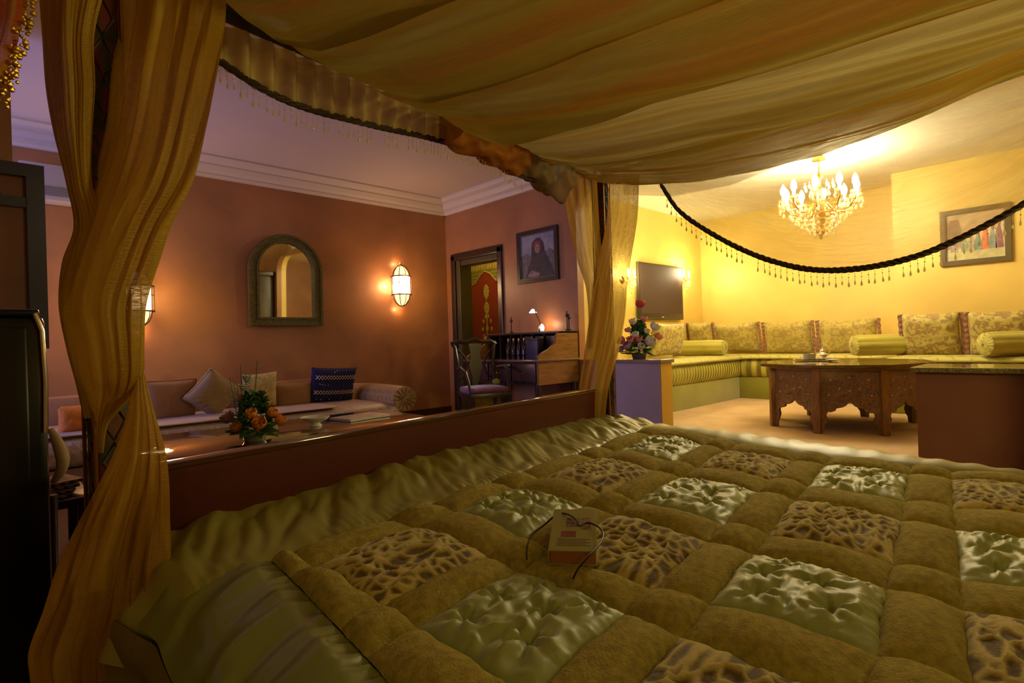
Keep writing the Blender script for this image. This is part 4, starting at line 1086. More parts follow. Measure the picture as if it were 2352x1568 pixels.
# ------------------------------------------------------------------ low table with papers and chair arm at the left
p = atF(150, 1120, 2.6)
st = thing('side_table', 'small dark low table holding papers behind the left curtain', 'table', (p.x-0.14, p.y+0.1, 0), 0)
zt2 = p.z - 0.02
MB().box(-0.30, 0.22, -0.28, 0.20, zt2-0.04, zt2, bev=0.006).build('table_top', DWOOD, st)
for sx in (-0.27, 0.19):
    for sy in (-0.25, 0.17): MB().box(sx-0.02, sx+0.02, sy-0.02, sy+0.02, 0, zt2-0.04, bev=0.004).build('leg', DWOOD, st)
PAP = mat('newsprint', (0.40, 0.32, 0.24), 0.6, pattern='wave', pscale=9, col2=(0.10, 0.06, 0.05))
for k in range(4):
    o = thing('magazine', ['top magazine of the pile on the dark low table behind the left curtain', 'second magazine of the pile on the dark low table', 'third magazine of the pile on the dark low table', 'bottom magazine of the pile on the dark low table'][3-k], 'magazine', (st.location.x + 0.02 + 0.01*k, st.location.y - 0.12 + 0.02*k, zt2+0.001+0.014*k), 0.2*k-0.3, 'magazines on the low table')
    MB().box(-0.14, 0.14, -0.10, 0.10, 0, 0.012, bev=0.003).build('pages', PAP, o, smooth=False)
    MB().box(-0.141, 0.141, -0.101, 0.101, 0.012, 0.0132).build('cover', mat('newsprint_%d' % k, (0.36, 0.28, 0.2), 0.35, pattern='noise', pscale=20+5*k, col2=(0.08, 0.05, 0.06)), o, smooth=False)
ch = thing('curved_armchair', 'pale curved chair arm showing between the black cabinet and the amber curtain', 'chair', atF(118, 1100, 2.1)*1.0, 0)
ch.location.z = 0
Lh = local(ch)
m = MB(); pts = [Lh @ atF(sinterp(q/16, [0, .2, .45, .62, .82, 1], [116, 130, 142, 145, 138, 122]), 985 + 123*q/16, 2.1) for q in range(17)]
m.tube(pts, lambda s: 0.010 + 0.012*sin(pi*s), 10); m.build('arm', mat('pale_wood', (0.42, 0.28, 0.15), 0.5), ch)
zc_ = (Lh @ atF(124, 1108, 2.1)).z
MB().box(-0.40, 0.0, 0.0, 0.30, zc_-0.06, zc_, bev=0.02).build('seat', mat('brown_seat', (0.06, 0.03, 0.03), 0.8), ch)
for sx in (-0.38, 0.0):
    for sy in (0.02, 0.38): MB().lathe([(0.012, 0), (0.02, zc_-0.05)], 10, T(sx, sy, 0)).build('leg', DWOOD, ch)
MB().box(-0.40, -0.36, 0.0, 0.40, zc_-0.02, zc_+0.25, bev=0.015).build('backrest', DWOOD, ch)

# ------------------------------------------------------------------ writing desk
yk0 = onx(1335, 800, XR).y + 0.03; yk1 = onx(1160, 800, XR).y - 0.03
dk = thing('writing_desk', 'dark wooden writing desk with a stepped side panel and shelf gallery against the terracotta wall', 'desk', (XR-0.33, (yk0+yk1)/2, 0), 0)
dl = (yk1-yk0)/2
SP = [(-0.31, 0.0), (-0.27, 0.0), (-0.25, 0.35), (-0.28, 0.52), (0.27, 0.52), (0.28, 0.0), (0.31, 0.0), (0.31, 1.03), (0.0, 1.03), (-0.03, 1.0), (-0.06, 0.90), (-0.16, 0.84), (-0.26, 0.80), (-0.31, 0.74)]
SPu = [(-0.31, 0.50), (0.31, 0.50), (0.31, 0.74), (-0.31, 0.74)]
SPt = [(-0.31, 0.755), (0.31, 0.755), (0.31, 1.04), (0.02, 1.04), (-0.02, 1.01), (-0.05, 0.92), (-0.15, 0.86), (-0.26, 0.82), (-0.31, 0.79)]
for (yy) in (-dl, dl-0.03):
    MB().prism(SPt, 0.03, T(0, yy, 0)).build('gallery_side', MWOOD, dk, smooth=False)
    MB().prism(SPu, 0.03, T(0, yy, 0)).build('side_panel', MWOOD, dk, smooth=False)
MB().box(-0.34, 0.32, -dl-0.02, dl+0.02, 0.735, 0.758, bev=0.006).build('desk_top', mat('desk_top_wood', (0.20, 0.11, 0.06), 0.15, coat=0.7), dk)
MB().box(0.0, 0.32, -dl, dl, 1.02, 1.045, bev=0.005).build('gallery_shelf', DWOOD, dk)
MB().box(-0.30, 0.30, -dl+0.02, dl-0.02, 0.50, 0.735).build('body', DWOOD, dk, smooth=False)
for k in range(3):
    w3 = 2*(dl-0.03)/3; d = MB().box(-0.325, -0.30, -dl+0.03+w3*k+0.01, -dl+0.03+w3*(k+1)-0.01, 0.53, 0.715, bev=0.006).build('drawer', mat('drawer_wood', (0.07, 0.03, 0.02), 0.25), dk)
    m = MB(); yc = -dl+0.03+w3*(k+0.5)
    m.tube([(-0.328, yc-0.035, 0.63), (-0.345, yc-0.02, 0.615), (-0.345, yc+0.02, 0.615), (-0.328, yc+0.035, 0.63)], 0.004, 6); m.build('handle', BRASS, d)
for k in range(7):
    yc = -dl+0.05 + (2*dl-0.1)*k/6
    MB().box(0.02, 0.28, yc-0.008, yc+0.008, 0.758, 1.02).build('divider', DWOOD, dk, smooth=False)
for k in range(3):
    for j in range(2):
        yc = -dl+0.12+0.16*k
        MB().box(0.005, 0.02, yc-0.06, yc+0.06, 0.77+0.12*j, 0.88+0.12*j, bev=0.004).build('small_drawer', DWOOD, dk)
for sx in (-0.28, 0.28):
    for sy in (-dl+0.04, dl-0.04):
        MB().lathe([(0.018, 0), (0.026, 0.04), (0.016, 0.1), (0.024, 0.3), (0.034, 0.44), (0.036, 0.50)], 12, T(sx, sy, 0)).build('leg', DWOOD, dk)
# things on the desk
def on_desk(u, zz=1.046, dx=-0.16): return onx(u, 760, XR+dx).xy.to_3d() + Vector((0, 0, zz))
dp = onx(1240, 760, XR-0.17)
lp_ = thing('desk_lamp', 'small lit desk lamp with a curved neck standing on the desk gallery', 'lamp', (dp.x, dp.y, 1.046))
MB().lathe([(0.05, 0), (0.052, 0.012), (0.012, 0.02), (0.008, 0.04)], 16).build('base', CHROME, lp_)
hd = onx(1224, 716, XR-0.17) - Vector((dp.x, dp.y, 1.046))
MB().tube([(0, 0, 0.03), (0, -0.01, 0.10), hd*0.6 + Vector((0, -0.02, 0.05)), hd + Vector((0, -0.03, 0.02))], 0.006, 6).build('neck', CHROME, lp_)
MB().lathe([(0.012, 0.03), (0.045, -0.01), (0.040, -0.012)], 16, T(*hd)).build('head', mat('lamp_head', (0.7, 0.7, 0.7), 0.3, emit=(1, 0.92, 0.8), estr=4), lp_)
light('desk_lamp_glow', 'POINT', (dp.x+0.05, dp.y-0.0, 1.13), 1.3, (1.0, 0.62, 0.32), 0.03)
MB().ball((0.03, 0.0, 0.045), 0.045, 2, (0.5, 0.8, 1)).build('glowing_shade', mat('lamp_shade_glow', (1, 0.8, 0.6), 0.4, emit=(1, 0.66, 0.38), estr=5), lp_)
for (u, lb, h_) in ((1175, 'dark candle stick at the left end of the desk gallery', 0.16), (1303, 'tall dark candle stick at the right end of the desk gallery', 0.18), (1323, 'slim dark candle stick nearest the yellow opening on the desk gallery', 0.15)):
    pp = onx(u, 760, XR-0.12)
    cs = thing('candlestick', lb, 'candlestick', (pp.x, max(pp.y, yk0+0.03), 1.046))
    MB().lathe([(0.03, 0), (0.028, 0.01), (0.008, 0.02), (0.006, h_*0.8), (0.016, h_*0.85), (0.018, h_)], 12).build('stick', IRON, cs)
    MB().lathe([(0.009, h_), (0.009, h_+0.03), (0.002, h_+0.034)], 8).build('candle', mat('dark_candle', (0.05, 0.02, 0.03), 0.5), cs)
bx = thing('desk_organiser', 'dark blue box standing on the desk top before the gallery', 'box', (XR-0.40, onx(1228, 800, XR-0.4).y, 0.759))
MB().box(-0.05, 0.05, -0.09, 0.09, 0, 0.20, bev=0.006).build('box_body', mat('navy_box', (0.025, 0.02, 0.05), 0.4), bx)
MB().box(-0.052, 0.052, -0.092, 0.092, 0.20, 0.215, bev=0.004).build('lid', mat('navy_box_lid', (0.05, 0.04, 0.08), 0.3), bx)
GL = mat('dark_bottle', (0.03, 0.012, 0.012), 0.12, coat=0.5)
for k, u in enumerate((1168, 1180, 1192, 1204)):
    pp = onx(u, 800, XR-0.42)
    g_ = thing('bottle', ['leftmost small dark bottle on the desk', 'second small dark bottle from the left on the desk', 'third small dark bottle from the left on the desk', 'small dark bottle beside the blue box on the desk'][k], 'bottle', (pp.x, pp.y, 0.7585), 0, 'bottles on the desk')
    MB().lathe([(0.026, 0), (0.028, 0.01), (0.028, 0.13), (0.011, 0.165), (0.011, 0.20)], 12).build('bottle_body', GL, g_)
    MB().lathe([(0.013, 0.20), (0.013, 0.225)], 10).build('cap', mat('copper_cap', (0.5, 0.22, 0.12), 0.3, metal=0.7), g_)

# ------------------------------------------------------------------ carved chair
cp = onx(1122, 900, XR-0.95)
cr = thing('carved_chair', 'dark carved wooden chair with a purple seat drawn up to the desk', 'chair', (cp.x-0.02, cp.y+0.05, 0), radians(-20))
SEATP = mat('purple_velvet', (0.16, 0.03, 0.12), 0.7, sheen=0.5)
MB().box(-0.22, 0.22, -0.22, 0.22, 0.40, 0.45, bev=0.01).build('seat_frame', DWOOD, cr)
m = MB(); puffbox(m, -0.20, 0.20, -0.20, 0.20, 0.445, 0.50, 0.02, 16, 16); m.build('seat', SEATP, cr, ang=180)
for sx in (-0.20, 0.20):
    MB().tube([(sx, -0.20, 0), (sx, -0.185, 0.22), (sx, -0.20, 0.42)], lambda s: 0.016 + 0.009*s, 8).build('leg', DWOOD, cr)
    MB().tube([(sx, 0.23, 0), (sx, 0.20, 0.25), (sx, 0.20, 0.45)], lambda s: 0.018 + 0.006*s, 8).build('leg', DWOOD, cr)
    MB().tube([(sx, 0.20, 0.42), (sx*0.95, 0.205, 0.65), (sx*1.08, 0.24, 0.90), (sx*1.2, 0.27, 0.96)], 0.020, 8).build('back_post', DWOOD, cr)
    MB().tube([(sx*1.05, 0.20, 0.68), (sx*1.2, 0.0, 0.70), (sx*1.15, -0.12, 0.66), (sx*1.05, -0.15, 0.55), (sx, -0.18, 0.43)], 0.015, 8).build('armrest', DWOOD, cr)
m = MB(); m.tube([(-0.25, 0.265, 0.93), (-0.18, 0.25, 0.965), (-0.08, 0.25, 0.955), (0, 0.25, 0.985), (0.08, 0.25, 0.955), (0.18, 0.25, 0.965), (0.25, 0.265, 0.93)], 0.024, 8); m.build('top_rail', DWOOD, cr)
MB().prism([(-0.05, 0), (0.05, 0), (0.035, 0.1), (0.075, 0.22), (0.05, 0.34), (0.075, 0.46), (-0.075, 0.46), (-0.05, 0.34), (-0.075, 0.22), (-0.035, 0.1)], 0.018, T(0, 0.215, 0.48)).build('back_splat', DWOOD, cr, smooth=False)
m = MB()
for sx in (-1, 1):
    m.tube([(sx*0.19, 0.21, 0.56), (sx*0.12, 0.215, 0.62), (sx*0.09, 0.22, 0.72), (sx*0.13, 0.225, 0.82), (sx*0.19, 0.23, 0.88)], 0.010, 6)
m.build('scrollwork', DWOOD, cr)
MB().ball((0.12, -0.05, 0.545), 0.035, 2, (1.3, 0.8, 1)).build('seat_bolster', mat('lime_pad', (0.22, 0.26, 0.04), 0.8), cr)

# ------------------------------------------------------------------ portrait
def framed(name, label, x, u0, u1, v0l, v1l, fcol, fw_, depth=0.03):
    a = onx(u0, (v0l[0]+v0l[1])/2, x); b = onx(u1, (v1l[0]+v1l[1])/2, x)
    z1 = (onx(u0, v0l[0], x).z + onx(u1, v1l[0], x).z)/2; z0 = (onx(u0, v0l[1], x).z + onx(u1, v1l[1], x).z)/2
    r = thing(name, label, 'picture', (x, (a.y+b.y)/2, (z0+z1)/2), -pi/2)
    hw_ = abs(a.y-b.y)/2; hh = (z1-z0)/2
    o_ = [(-hw_, -hh), (-hw_, hh), (hw_, hh), (hw_, -hh)]
    i_ = [(x_*(1-fw_/hw_), z_*(1-fw_/hh)) for x_, z_ in o_]
    MB().band(o_, i_, -depth).build('frame', fcol, r, smooth=False)
    i2 = [(x_*(1-0.012/hw_), z_*(1-0.012/hh)) for x_, z_ in i_]
    MB().band([(x_*1.0, z_*1.0) for x_, z_ in i_], i2, -depth*0.8).build('inner_slip', mat('slip', (0.12, 0.09, 0.06), 0.4), r, smooth=False)
    return r, hw_-fw_, hh-fw_
def sheet(r, name, poly, m, lay):
    bm = MB(); bm.prism(poly, -0.0012, T(0, -0.006-0.0015*lay, 0)); return bm.build(name, m, r, smooth=False)
def ell(cx_, cz_, rx_, rz_, n=20, a0=0, a1=2*pi):
    return [(cx_ + rx_*cos(a0+(a1-a0)*i/n), cz_ + rz_*sin(a0+(a1-a0)*i/n)) for i in range(n)]
r, W_, H_ = framed('portrait_picture', 'dark framed portrait of a seated person in a dark shawl beside the doorway', XR-0.002, 1191, 1284, (536, 653), (516, 642), mat('dark_frame', (0.03, 0.018, 0.016), 0.35), 0.045)
def Q(pts): return [(x*W_, z*H_) for x, z in pts]
sheet(r, 'sky', Q([(-1, -1), (-1, 1), (1, 1), (1, -1)]), mat('paint_sky', (0.24, 0.24, 0.28), 0.6, var=0.25, vscale=8), 0)
sheet(r, 'hills', Q([(-1, -1), (-1, 0.05), (-0.6, 0.18), (-0.2, -0.05), (0.3, 0.1), (0.7, 0.25), (1, 0.05), (1, -1)]), mat('paint_hills', (0.12, 0.10, 0.11), 0.6, var=0.4, vscale=20), 1)
sheet(r, 'shawl', Q([(-0.72, -0.95), (-0.55, -0.45), (-0.36, -0.15), (-0.34, 0.35), (-0.30, 0.62), (-0.05, 0.80), (0.15, 0.78), (0.34, 0.55), (0.42, 0.1), (0.62, -0.2), (0.80, -0.6), (0.95, -0.95)]), mat('paint_shawl', (0.03, 0.022, 0.03), 0.6, var=0.5, vscale=16), 2)
sheet(r, 'headscarf', [(x*W_, z*H_) for x, z in ell(0.02, 0.48, 0.30, 0.28)], mat('paint_scarf', (0.09, 0.02, 0.02), 0.6, var=0.4, vscale=24), 3)
sheet(r, 'headband', Q([(-0.2, 0.52), (-0.16, 0.60), (0.0, 0.64), (0.18, 0.60), (0.22, 0.52), (0.0, 0.55)]), mat('paint_red', (0.22, 0.05, 0.05), 0.6), 4)
fc = [(x*W_, z*H_) for x, z in ell(0.01, 0.32, 0.155, 0.21)]
sheet(r, 'face', fc, mat('paint_skin', (0.33, 0.15, 0.11), 0.6), 4)
for sx in (-0.055, 0.075): sheet(r, 'eye', [(x*W_, z*H_) for x, z in ell(sx, 0.36, 0.03, 0.018, 8)], mat('paint_dark', (0.02, 0.012, 0.01), 0.6), 5)
sheet(r, 'nose', Q([(0.0, 0.35), (0.03, 0.26), (-0.02, 0.26)]), mat('paint_shade', (0.22, 0.09, 0.07), 0.6), 5)
sheet(r, 'mouth', [(x*W_, z*H_) for x, z in ell(0.01, 0.20, 0.045, 0.016, 8)], mat('paint_red', (0.22, 0.05, 0.05), 0.6), 5)
sheet(r, 'hands', Q([(-0.62, -0.88), (-0.35, -0.62), (-0.12, -0.70), (0.12, -0.78), (0.05, -0.92), (-0.3, -0.94)]), mat('paint_skin2', (0.26, 0.17, 0.15), 0.6, var=0.4, vscale=25), 3)

# ================================================================== YELLOW SALON
# banquette sofas
LIME = mat('lime_velvet', (0.27, 0.25, 0.015), 0.75, sheen=0.4, var=0.08)
LIMEP = mat('lime_stripe', (0.46, 0.40, 0.05), 0.6, sheen=0.3, bump=0.08)
LIMED = mat('lime_brocade', (0.34, 0.30, 0.04), 0.6, pattern='brocade', pscale=4.5, col2=(0.52, 0.46, 0.12), sheen=0.2)
BROC = mat('gold_rose_brocade', (0.36, 0.25, 0.06), 0.6, pattern='roses', pscale=7, col2=(0.48, 0.38, 0.08), sheen=0.2, var=0.2, vscale=9)
BROC2 = mat('gold_rose_brocade_large', (0.32, 0.20, 0.06), 0.6, pattern='roses', pscale=6, col2=(0.50, 0.41, 0.10), sheen=0.2, var=0.2, vscale=12)
FRG = mat('rose_fringe', (0.36, 0.18, 0.10), 0.9, bump=0.5, bscale=80)
def banquette(name, label, loc, rz, L_, D_, zb, zm, pleat, n):
    """length along local x (0..L), depth along local y (0 front .. D wall)"""
    r = thing(name, label, 'sofa', loc, rz)
    m = MB(); m.box(0, L_, 0.02, D_, 0, zb, bev=0.03); m.build('base', LIME, r)
    m = MB()
    def f_(s, t):       # front, pleated, bulging
        z = zb + (zm-zb)*t; bul = 0.045*sin(pi*min(1, max(0, t)))**0.6
        rp = (0.012*sin(2*pi*n*s) if pleat == 'fine' else 0.012*abs(sin(pi*n*s)))*sin(pi*min(1, t*1.0))**0.4
        return Vector((L_*s, 0.03 - bul - rp, z))
    m.grid(f_, n*8, 8)
    m.build('pleated_front', mat('lime_pleats_'+pleat, (0.50, 0.44, 0.07), 0.6, pattern='wave', pscale=(4.5 if pleat == 'fine' else 2.2), col2=(0.17, 0.15, 0.012)), r, ang=180)  # stripes paint pleat shade into the colour; the far banquette's cloth is also striped
    m = MB()
    def g_(s, t):
        e = (1-abs(2*t-1)**6); ee = 1-abs(2*s-1)**20
        return Vector((L_*s, -0.02 + (D_+0.0)*t + 0.006*sin(s*40)*(1-t), zm - 0.012 + 0.055*max(0, e)**0.5*max(0, ee)**0.5 + 0.008*noise.noise(Vector((s*6, t*3, n)))))
    m.grid(g_, 60, 20)
    m.build('seat_top', LIMED, r, ang=180, solid=0.012)
    m = MB(); m.box(0.0, L_, 0.04, D_, zb, zm-0.02); m.build('mattress_core', LIMEP, r, smooth=False)
    m = MB(); m.tube([(0, -0.025, zm-0.005), (L_*0.5, -0.03, zm), (L_, -0.025, zm-0.005)], 0.012, 6); m.build('piping', LIME, r)
    return r
banquette('banquette_sofa', 'lime green pleated banquette under the television', (4.93, 3.66, 0), 0, 8.16-4.93, YT-3.66-0.01, 0.33, 0.60, 'fine', 46)
banquette('banquette_sofa', 'lime green striped banquette along the far yellow wall', (8.16, YT-0.01, 0.0), -pi/2, YT-1.76, XY-8.16-0.01, 0.33, 0.60, 'wide', 26)
banquette('banquette_sofa', 'lime green banquette along the right yellow wall behind the granite topped partition', (7.45, 1.72, 0.0), -pi/2, 2.6, XJ-7.45-0.01, 0.33, 0.60, 'wide', 24)
# cushions along the walls
def cush(label, u0, u1, v0, v1, xpl=None, ypl=None, m=BROC, rz=-pi/2, seed=0, th=0.2, tilt=12):
    f_ = (lambda u, v: onx(u, v, xpl)) if xpl else (lambda u, v: ony(u, v, ypl))
    vm = (v0+v1)/2; a = f_(u0, vm); b = f_(u1, vm); c = (a+b)/2; um = (u0+u1)/2
    h_ = f_(um, v0).z - f_(um, v1).z
    w_ = (a-b).length - 0.06
    return pillow('banquette_cushion', label, 'brocade cushions on the banquettes', (c.x, c.y, max((f_(um, v0).z+f_(um, v1).z)/2, 0.63+h_/2*0.97)), w_, h_, th, m, rz=rz, tilt=radians(tilt), seed=seed, fringe=FRG)
XC = 8.62
cush('gold brocade cushion in the far corner partly behind the lime bolster', 1580, 1642, 740, 806, xpl=8.36, seed=1)
cush('gold brocade cushion just right of the corner cushion on the far wall', 1638, 1748, 740, 808, xpl=XC, seed=2)
cush('gold brocade cushion third from the corner on the far wall', 1752, 1872, 737, 812, xpl=XC, seed=3)
cush('gold brocade cushion at the right end of the far wall before the wall step', 1876, 2024, 732, 812, xpl=XC, seed=4)
cush('large gold brocade cushion just right of the wall step behind the lime bolster', 2066, 2216, 724, 826, xpl=8.0, m=BROC2, seed=5)
cush('large gold brocade cushion at the right edge under the street picture', 2216, 2385, 722, 830, xpl=7.98, m=BROC2, seed=6)
cush('gold brocade cushion under the television behind the flowers', 1494, 1568, 742, 818, ypl=4.22, m=BROC2, rz=0, seed=7)
# bolsters
def bolster(label, p0, p1, R):
    p0 = Vector(p0); p1 = Vector(p1); d = p1-p0; L_ = d.length
    r = thing('bolster', label, 'bolster', p0, atan2(d.y, d.x), 'lime bolsters')
    m = MB()
    def f_(s, t):
        an = 2*pi*s; rr = R*(1 + 0.07*abs(sin(an*4.5)) - 0.04)*(1 if 0.02 < t < 0.98 else 0.94)
        return Vector((L_*t, rr*cos(an), rr*sin(an) + R))
    m.grid(f_, 72, 10, closeu=True); m.build('cover', LIMEP, r, ang=180)
    for x, sg in ((0.0, -1), (L_, 1)):
        m = MB()
        def g_(s, t, x=x, sg=sg):
            an = 2*pi*s; rr = R*0.95*t
            return Vector((x + sg*(0.022*(1-t**3) + 0.003*sin(an*20)*t), rr*cos(an), rr*sin(an) + R))
        m.grid(g_, 80, 5, closeu=True); m.build('pleated_end', LIMED, r, ang=180)
        MB().ball((x + sg*0.026, 0, R), 0.016, 1, (0.5, 1, 1)).build('button', LIME, r)
    return r
bolster('lime green fluted bolster lying in the far left corner of the banquettes', (7.94, 3.80, 0.65), (7.94, 4.54, 0.65), 0.115)
bolster('lime green fluted bolster at the wall step between the far and right banquettes', (7.70, 2.05, 0.65), (8.10, 1.62, 0.65), 0.125)
bolster('lime green fluted bolster at the right edge on the right banquette', (7.46, 0.80, 0.65), (7.80, 0.42, 0.65), 0.125)
bolster('lime green bolster end behind the flowers on the partition', (5.25, 3.85, 0.64), (5.25, 4.5, 0.64), 0.115)

# ------------------------------------------------------------------ television
tl = ony(1465, 600, YT-0.07); tr = ony(1566, 615, YT-0.07); zb_ = ony(1566, 734, YT-0.07).z
tv = thing('television', 'flat dark grey television on the yellow wall between two glowing wall lights', 'television', ((tl.x+tr.x)/2, YT-0.005, (tl.z+zb_)/2), 0)
hw_ = (tr.x-tl.x)/2; hh = (tl.z-zb_)/2
MB().box(-hw_, hw_, -0.07, -0.025, -hh, hh, bev=0.008).build('housing', mat('tv_plastic', (0.05, 0.035, 0.02), 0.35), tv)
MB().box(-hw_+0.035, hw_-0.035, -0.074, -0.069, -hh+0.09, hh-0.035).build('screen', mat('tv_screen', (0.085, 0.05, 0.035), 0.7, spec=0.2), tv, smooth=False)
MB().box(-0.15, 0.15, -0.025, 0, -0.1, 0.1).build('wall_mount', IRON, tv, smooth=False)
MB().box(-0.03, 0.03, -0.0735, -0.069, -hh+0.03, -hh+0.045).build('badge', CHROME, tv, smooth=False)
MB().box(-hw_+0.05, hw_-0.05, -0.073, -0.069, -hh+0.01, -hh+0.025).build('speaker_strip', mat('tv_grey', (0.09, 0.06, 0.03), 0.6), tv, smooth=False)

# ------------------------------------------------------------------ crystal lights
FLAME = mat('candle_bulb', (1, 0.9, 0.6), 0.4, emit=(1.0, 0.90, 0.62), estr=120)
crystal_proto = None
def crystal_drops(parent, spots):
    """spots: (x, y, z, scale); crystals share one mesh"""
    global crystal_proto
    for (x, y, z, s) in spots:
        M = T(x, y, z) @ Matrix.Scale(s, 4) @ RZ(random.random()*3)
        if crystal_proto is None:
            m = MB(); m.ball((0, 0, -0.006), 0.006, 1); m.lathe([(0.001, -0.012), (0.010, -0.030), (0.013, -0.042), (0.007, -0.056), (0.0008, -0.062)], 6)
            crystal_proto = m.build('crystal_drop', CRYST, parent, smooth=False); crystal_proto.matrix_local = M
        else:
            c = crystal_proto.copy(); C.objects.link(c); c.parent = parent; c.matrix_local = M
def sconce(u, label, zoff=0):
    p = ony(u, 640, YT-0.16)
    r = thing('crystal_wall_light', label, 'wall light', (p.x, YT-0.16, p.z), 0)
    MB().lathe([(0.05, -0.01), (0.055, 0), (0.02, 0.01)], 16, T(0, 0.155, 0) @ RX(pi/2)).build('back_plate', BRASS, r)
    MB().tube([(0, 0.15, 0), (0, 0.08, -0.05), (0, 0, -0.03)], 0.008, 6).build('stem', BRASS, r)
    for sx in (-0.075, 0.075):
        MB().tube([(0, 0.05, -0.04), (sx*0.6, 0, -0.07), (sx, 0, -0.03), (sx, 0, 0.02)], 0.006, 6).build('arm', BRASS, r)
        MB().lathe([(0.012, 0.015), (0.03, 0.022), (0.032, 0.028)], 14, T(sx, 0, 0)).build('drip_cup', CRYST, r)
        MB().lathe([(0.008, 0.028), (0.008, 0.06), (0.015, 0.085), (0.011, 0.115), (0.002, 0.14)], 10, T(sx, 0, 0)).build('candle_bulb', FLAME, r)
    light('sconce_glow', 'POINT', (p.x, YT-0.20, p.z+0.12), 14, YELL, 0.05)
    sp = [(0.085*cos(2*pi*k/12), 0.035*sin(2*pi*k/12), -0.015 - 0.03*(k % 2), 1.0) for k in range(12)]
    sp += [(0.05*cos(2*pi*k/6), 0.02*sin(2*pi*k/6), -0.08, 1.1) for k in range(6)] + [(0, 0, -0.13, 1.4)]
    crystal_drops(r, sp)
sconce(1450, 'glowing crystal wall light left of the television beside the far bed curtain')
sconce(1577, 'glowing crystal wall light right of the television')
cc = atF(1885, 545, 6.1)
cd = thing('chandelier', 'brilliantly lit crystal chandelier hanging above the octagonal table', 'chandelier', (cc.x, cc.y, cc.z), 0.2)
z0 = 0.0
MB().lathe([(0.02, 0.02), (0.05, 0.06), (0.03, 0.12), (0.06, 0.22), (0.03, 0.34), (0.05, 0.42), (0.02, 0.50), (0.015, 0.62), (0.04, 0.66), (0.012, 0.70)], 16).build('stem', BRASS, cd)
MB().tube([(0, 0, 0.70), (0, 0, CZ-cc.z-0.02)], 0.006, 6).build('chain', BRASS, cd)
MB().lathe([(0.07, CZ-cc.z-0.05), (0.06, CZ-cc.z-0.02), (0.02, CZ-cc.z)], 16).build('ceiling_rose', BRASS, cd)
sp = []
for k in range(10):
    a = 2*pi*k/10; R_ = 0.36
    MB().tube([(0.04*cos(a), 0.04*sin(a), 0.40), (0.16*cos(a), 0.16*sin(a), 0.26), (0.29*cos(a), 0.29*sin(a), 0.27), (R_*cos(a), R_*sin(a), 0.36), (R_*cos(a), R_*sin(a), 0.42)], 0.008, 6).build('arm', BRASS, cd)
    MB().lathe([(0.015, 0.415), (0.045, 0.43), (0.05, 0.44)], 14, T(R_*cos(a), R_*sin(a), 0)).build('drip_cup', CRYST, cd)
    MB().lathe([(0.013, 0.44), (0.014, 0.48), (0.032, 0.525), (0.026, 0.57), (0.003, 0.615)], 12, T(R_*cos(a), R_*sin(a), 0)).build('candle_bulb', FLAME, cd)
    for j in range(5): sp.append(((R_+0.045*cos(j*1.26))*cos(a) + 0.045*sin(j*1.26)*sin(a), (R_+0.045*cos(j*1.26))*sin(a) - 0.045*sin(j*1.26)*cos(a), 0.425, 1.3))
    if k % 2 == 0: light('chandelier_glow', 'POINT', (cc.x + R_*cos(a+0.2), cc.y + R_*sin(a+0.2), cc.z + 0.56), 23, YELL, 0.04)
for (R_, z, n_, s) in ((0.30, 0.30, 20, 1.4), (0.24, 0.23, 16, 1.4), (0.18, 0.17, 14, 1.4), (0.12, 0.11, 10, 1.4), (0.06, 0.07, 6, 1.4), (0.40, 0.36, 20, 1.3), (0.0, 0.075, 1, 1.6), (0.14, 0.60, 10, 1.3), (0.09, 0.52, 8, 1.3)):
    for k in range(n_):
        a = 2*pi*k/n_; sp.append((R_*cos(a), R_*sin(a), z + 0.012*(k % 2), s))
crystal_drops(cd, sp)
m = MB()
for (R_, z) in ((0.30, 0.305), (0.18, 0.175), (0.12, 0.115), (0.24, 0.235)):
    m.tube([(R_*cos(2*pi*i/28), R_*sin(2*pi*i/28), z) for i in range(28)], 0.004, 4, closed=True)
m.build('crystal_rings', BRASS, cd)

# ------------------------------------------------------------------ octagonal inlaid table
tc_ = W(3.35, 5.68, 0)
INL = mat('inlaid_carved_wood', (0.26, 0.14, 0.07), 0.4, pattern='voronoi', pscale=38, col2=(0.16, 0.085, 0.03), bump=0.5, bscale=110, var=0.3, vscale=12)
POSTM = mat('table_post_wood', (0.27, 0.13, 0.03), 0.35, var=0.3, vscale=9, stretch=(6, 6, 1), bump=0.3, bscale=70)
ot = thing('octagonal_table', 'octagonal carved and inlaid wooden table with arched cut-outs in the yellow salon', 'table', (tc_.x, tc_.y, 0.006), 0)
a0 = YAW - pi/2 + radians(222)
Rv = 0.70; Ht = 0.60
cs_ = Rv*cos(pi/8)
ptop = [( (Rv+0.11)*cos(a0+k*pi/4), (Rv+0.11)*sin(a0+k*pi/4)) for k in range(8)]
def octa(m, R1, z0, z1):
    bm2 = bmesh.new(); f0 = [bm2.verts.new((R1*cos(a0+k*pi/4), R1*sin(a0+k*pi/4), z0)) for k in range(8)]; f1 = [bm2.verts.new((R1*cos(a0+k*pi/4), R1*sin(a0+k*pi/4), z1)) for k in range(8)]
    bm2.faces.new(f0[::-1]); bm2.faces.new(f1)
    for i in range(8): bm2.faces.new((f0[i], f0[(i+1) % 8], f1[(i+1) % 8], f1[i]))
    bmesh.ops.bevel(bm2, geom=bm2.edges[:], offset=0.006, segments=2, affect='EDGES'); m.merge(bm2)
m = MB(); octa(m, Rv+0.11, Ht+0.012, Ht+0.04); m.build('table_top', mat('table_top_polish', (0.16, 0.09, 0.03), 0.12, coat=0.8, var=0.3, vscale=14), ot)
m = MB(); octa(m, Rv+0.03, Ht-0.01, Ht+0.012); m.build('top_moulding', POSTM, ot)
side = 2*Rv*sin(pi/8)
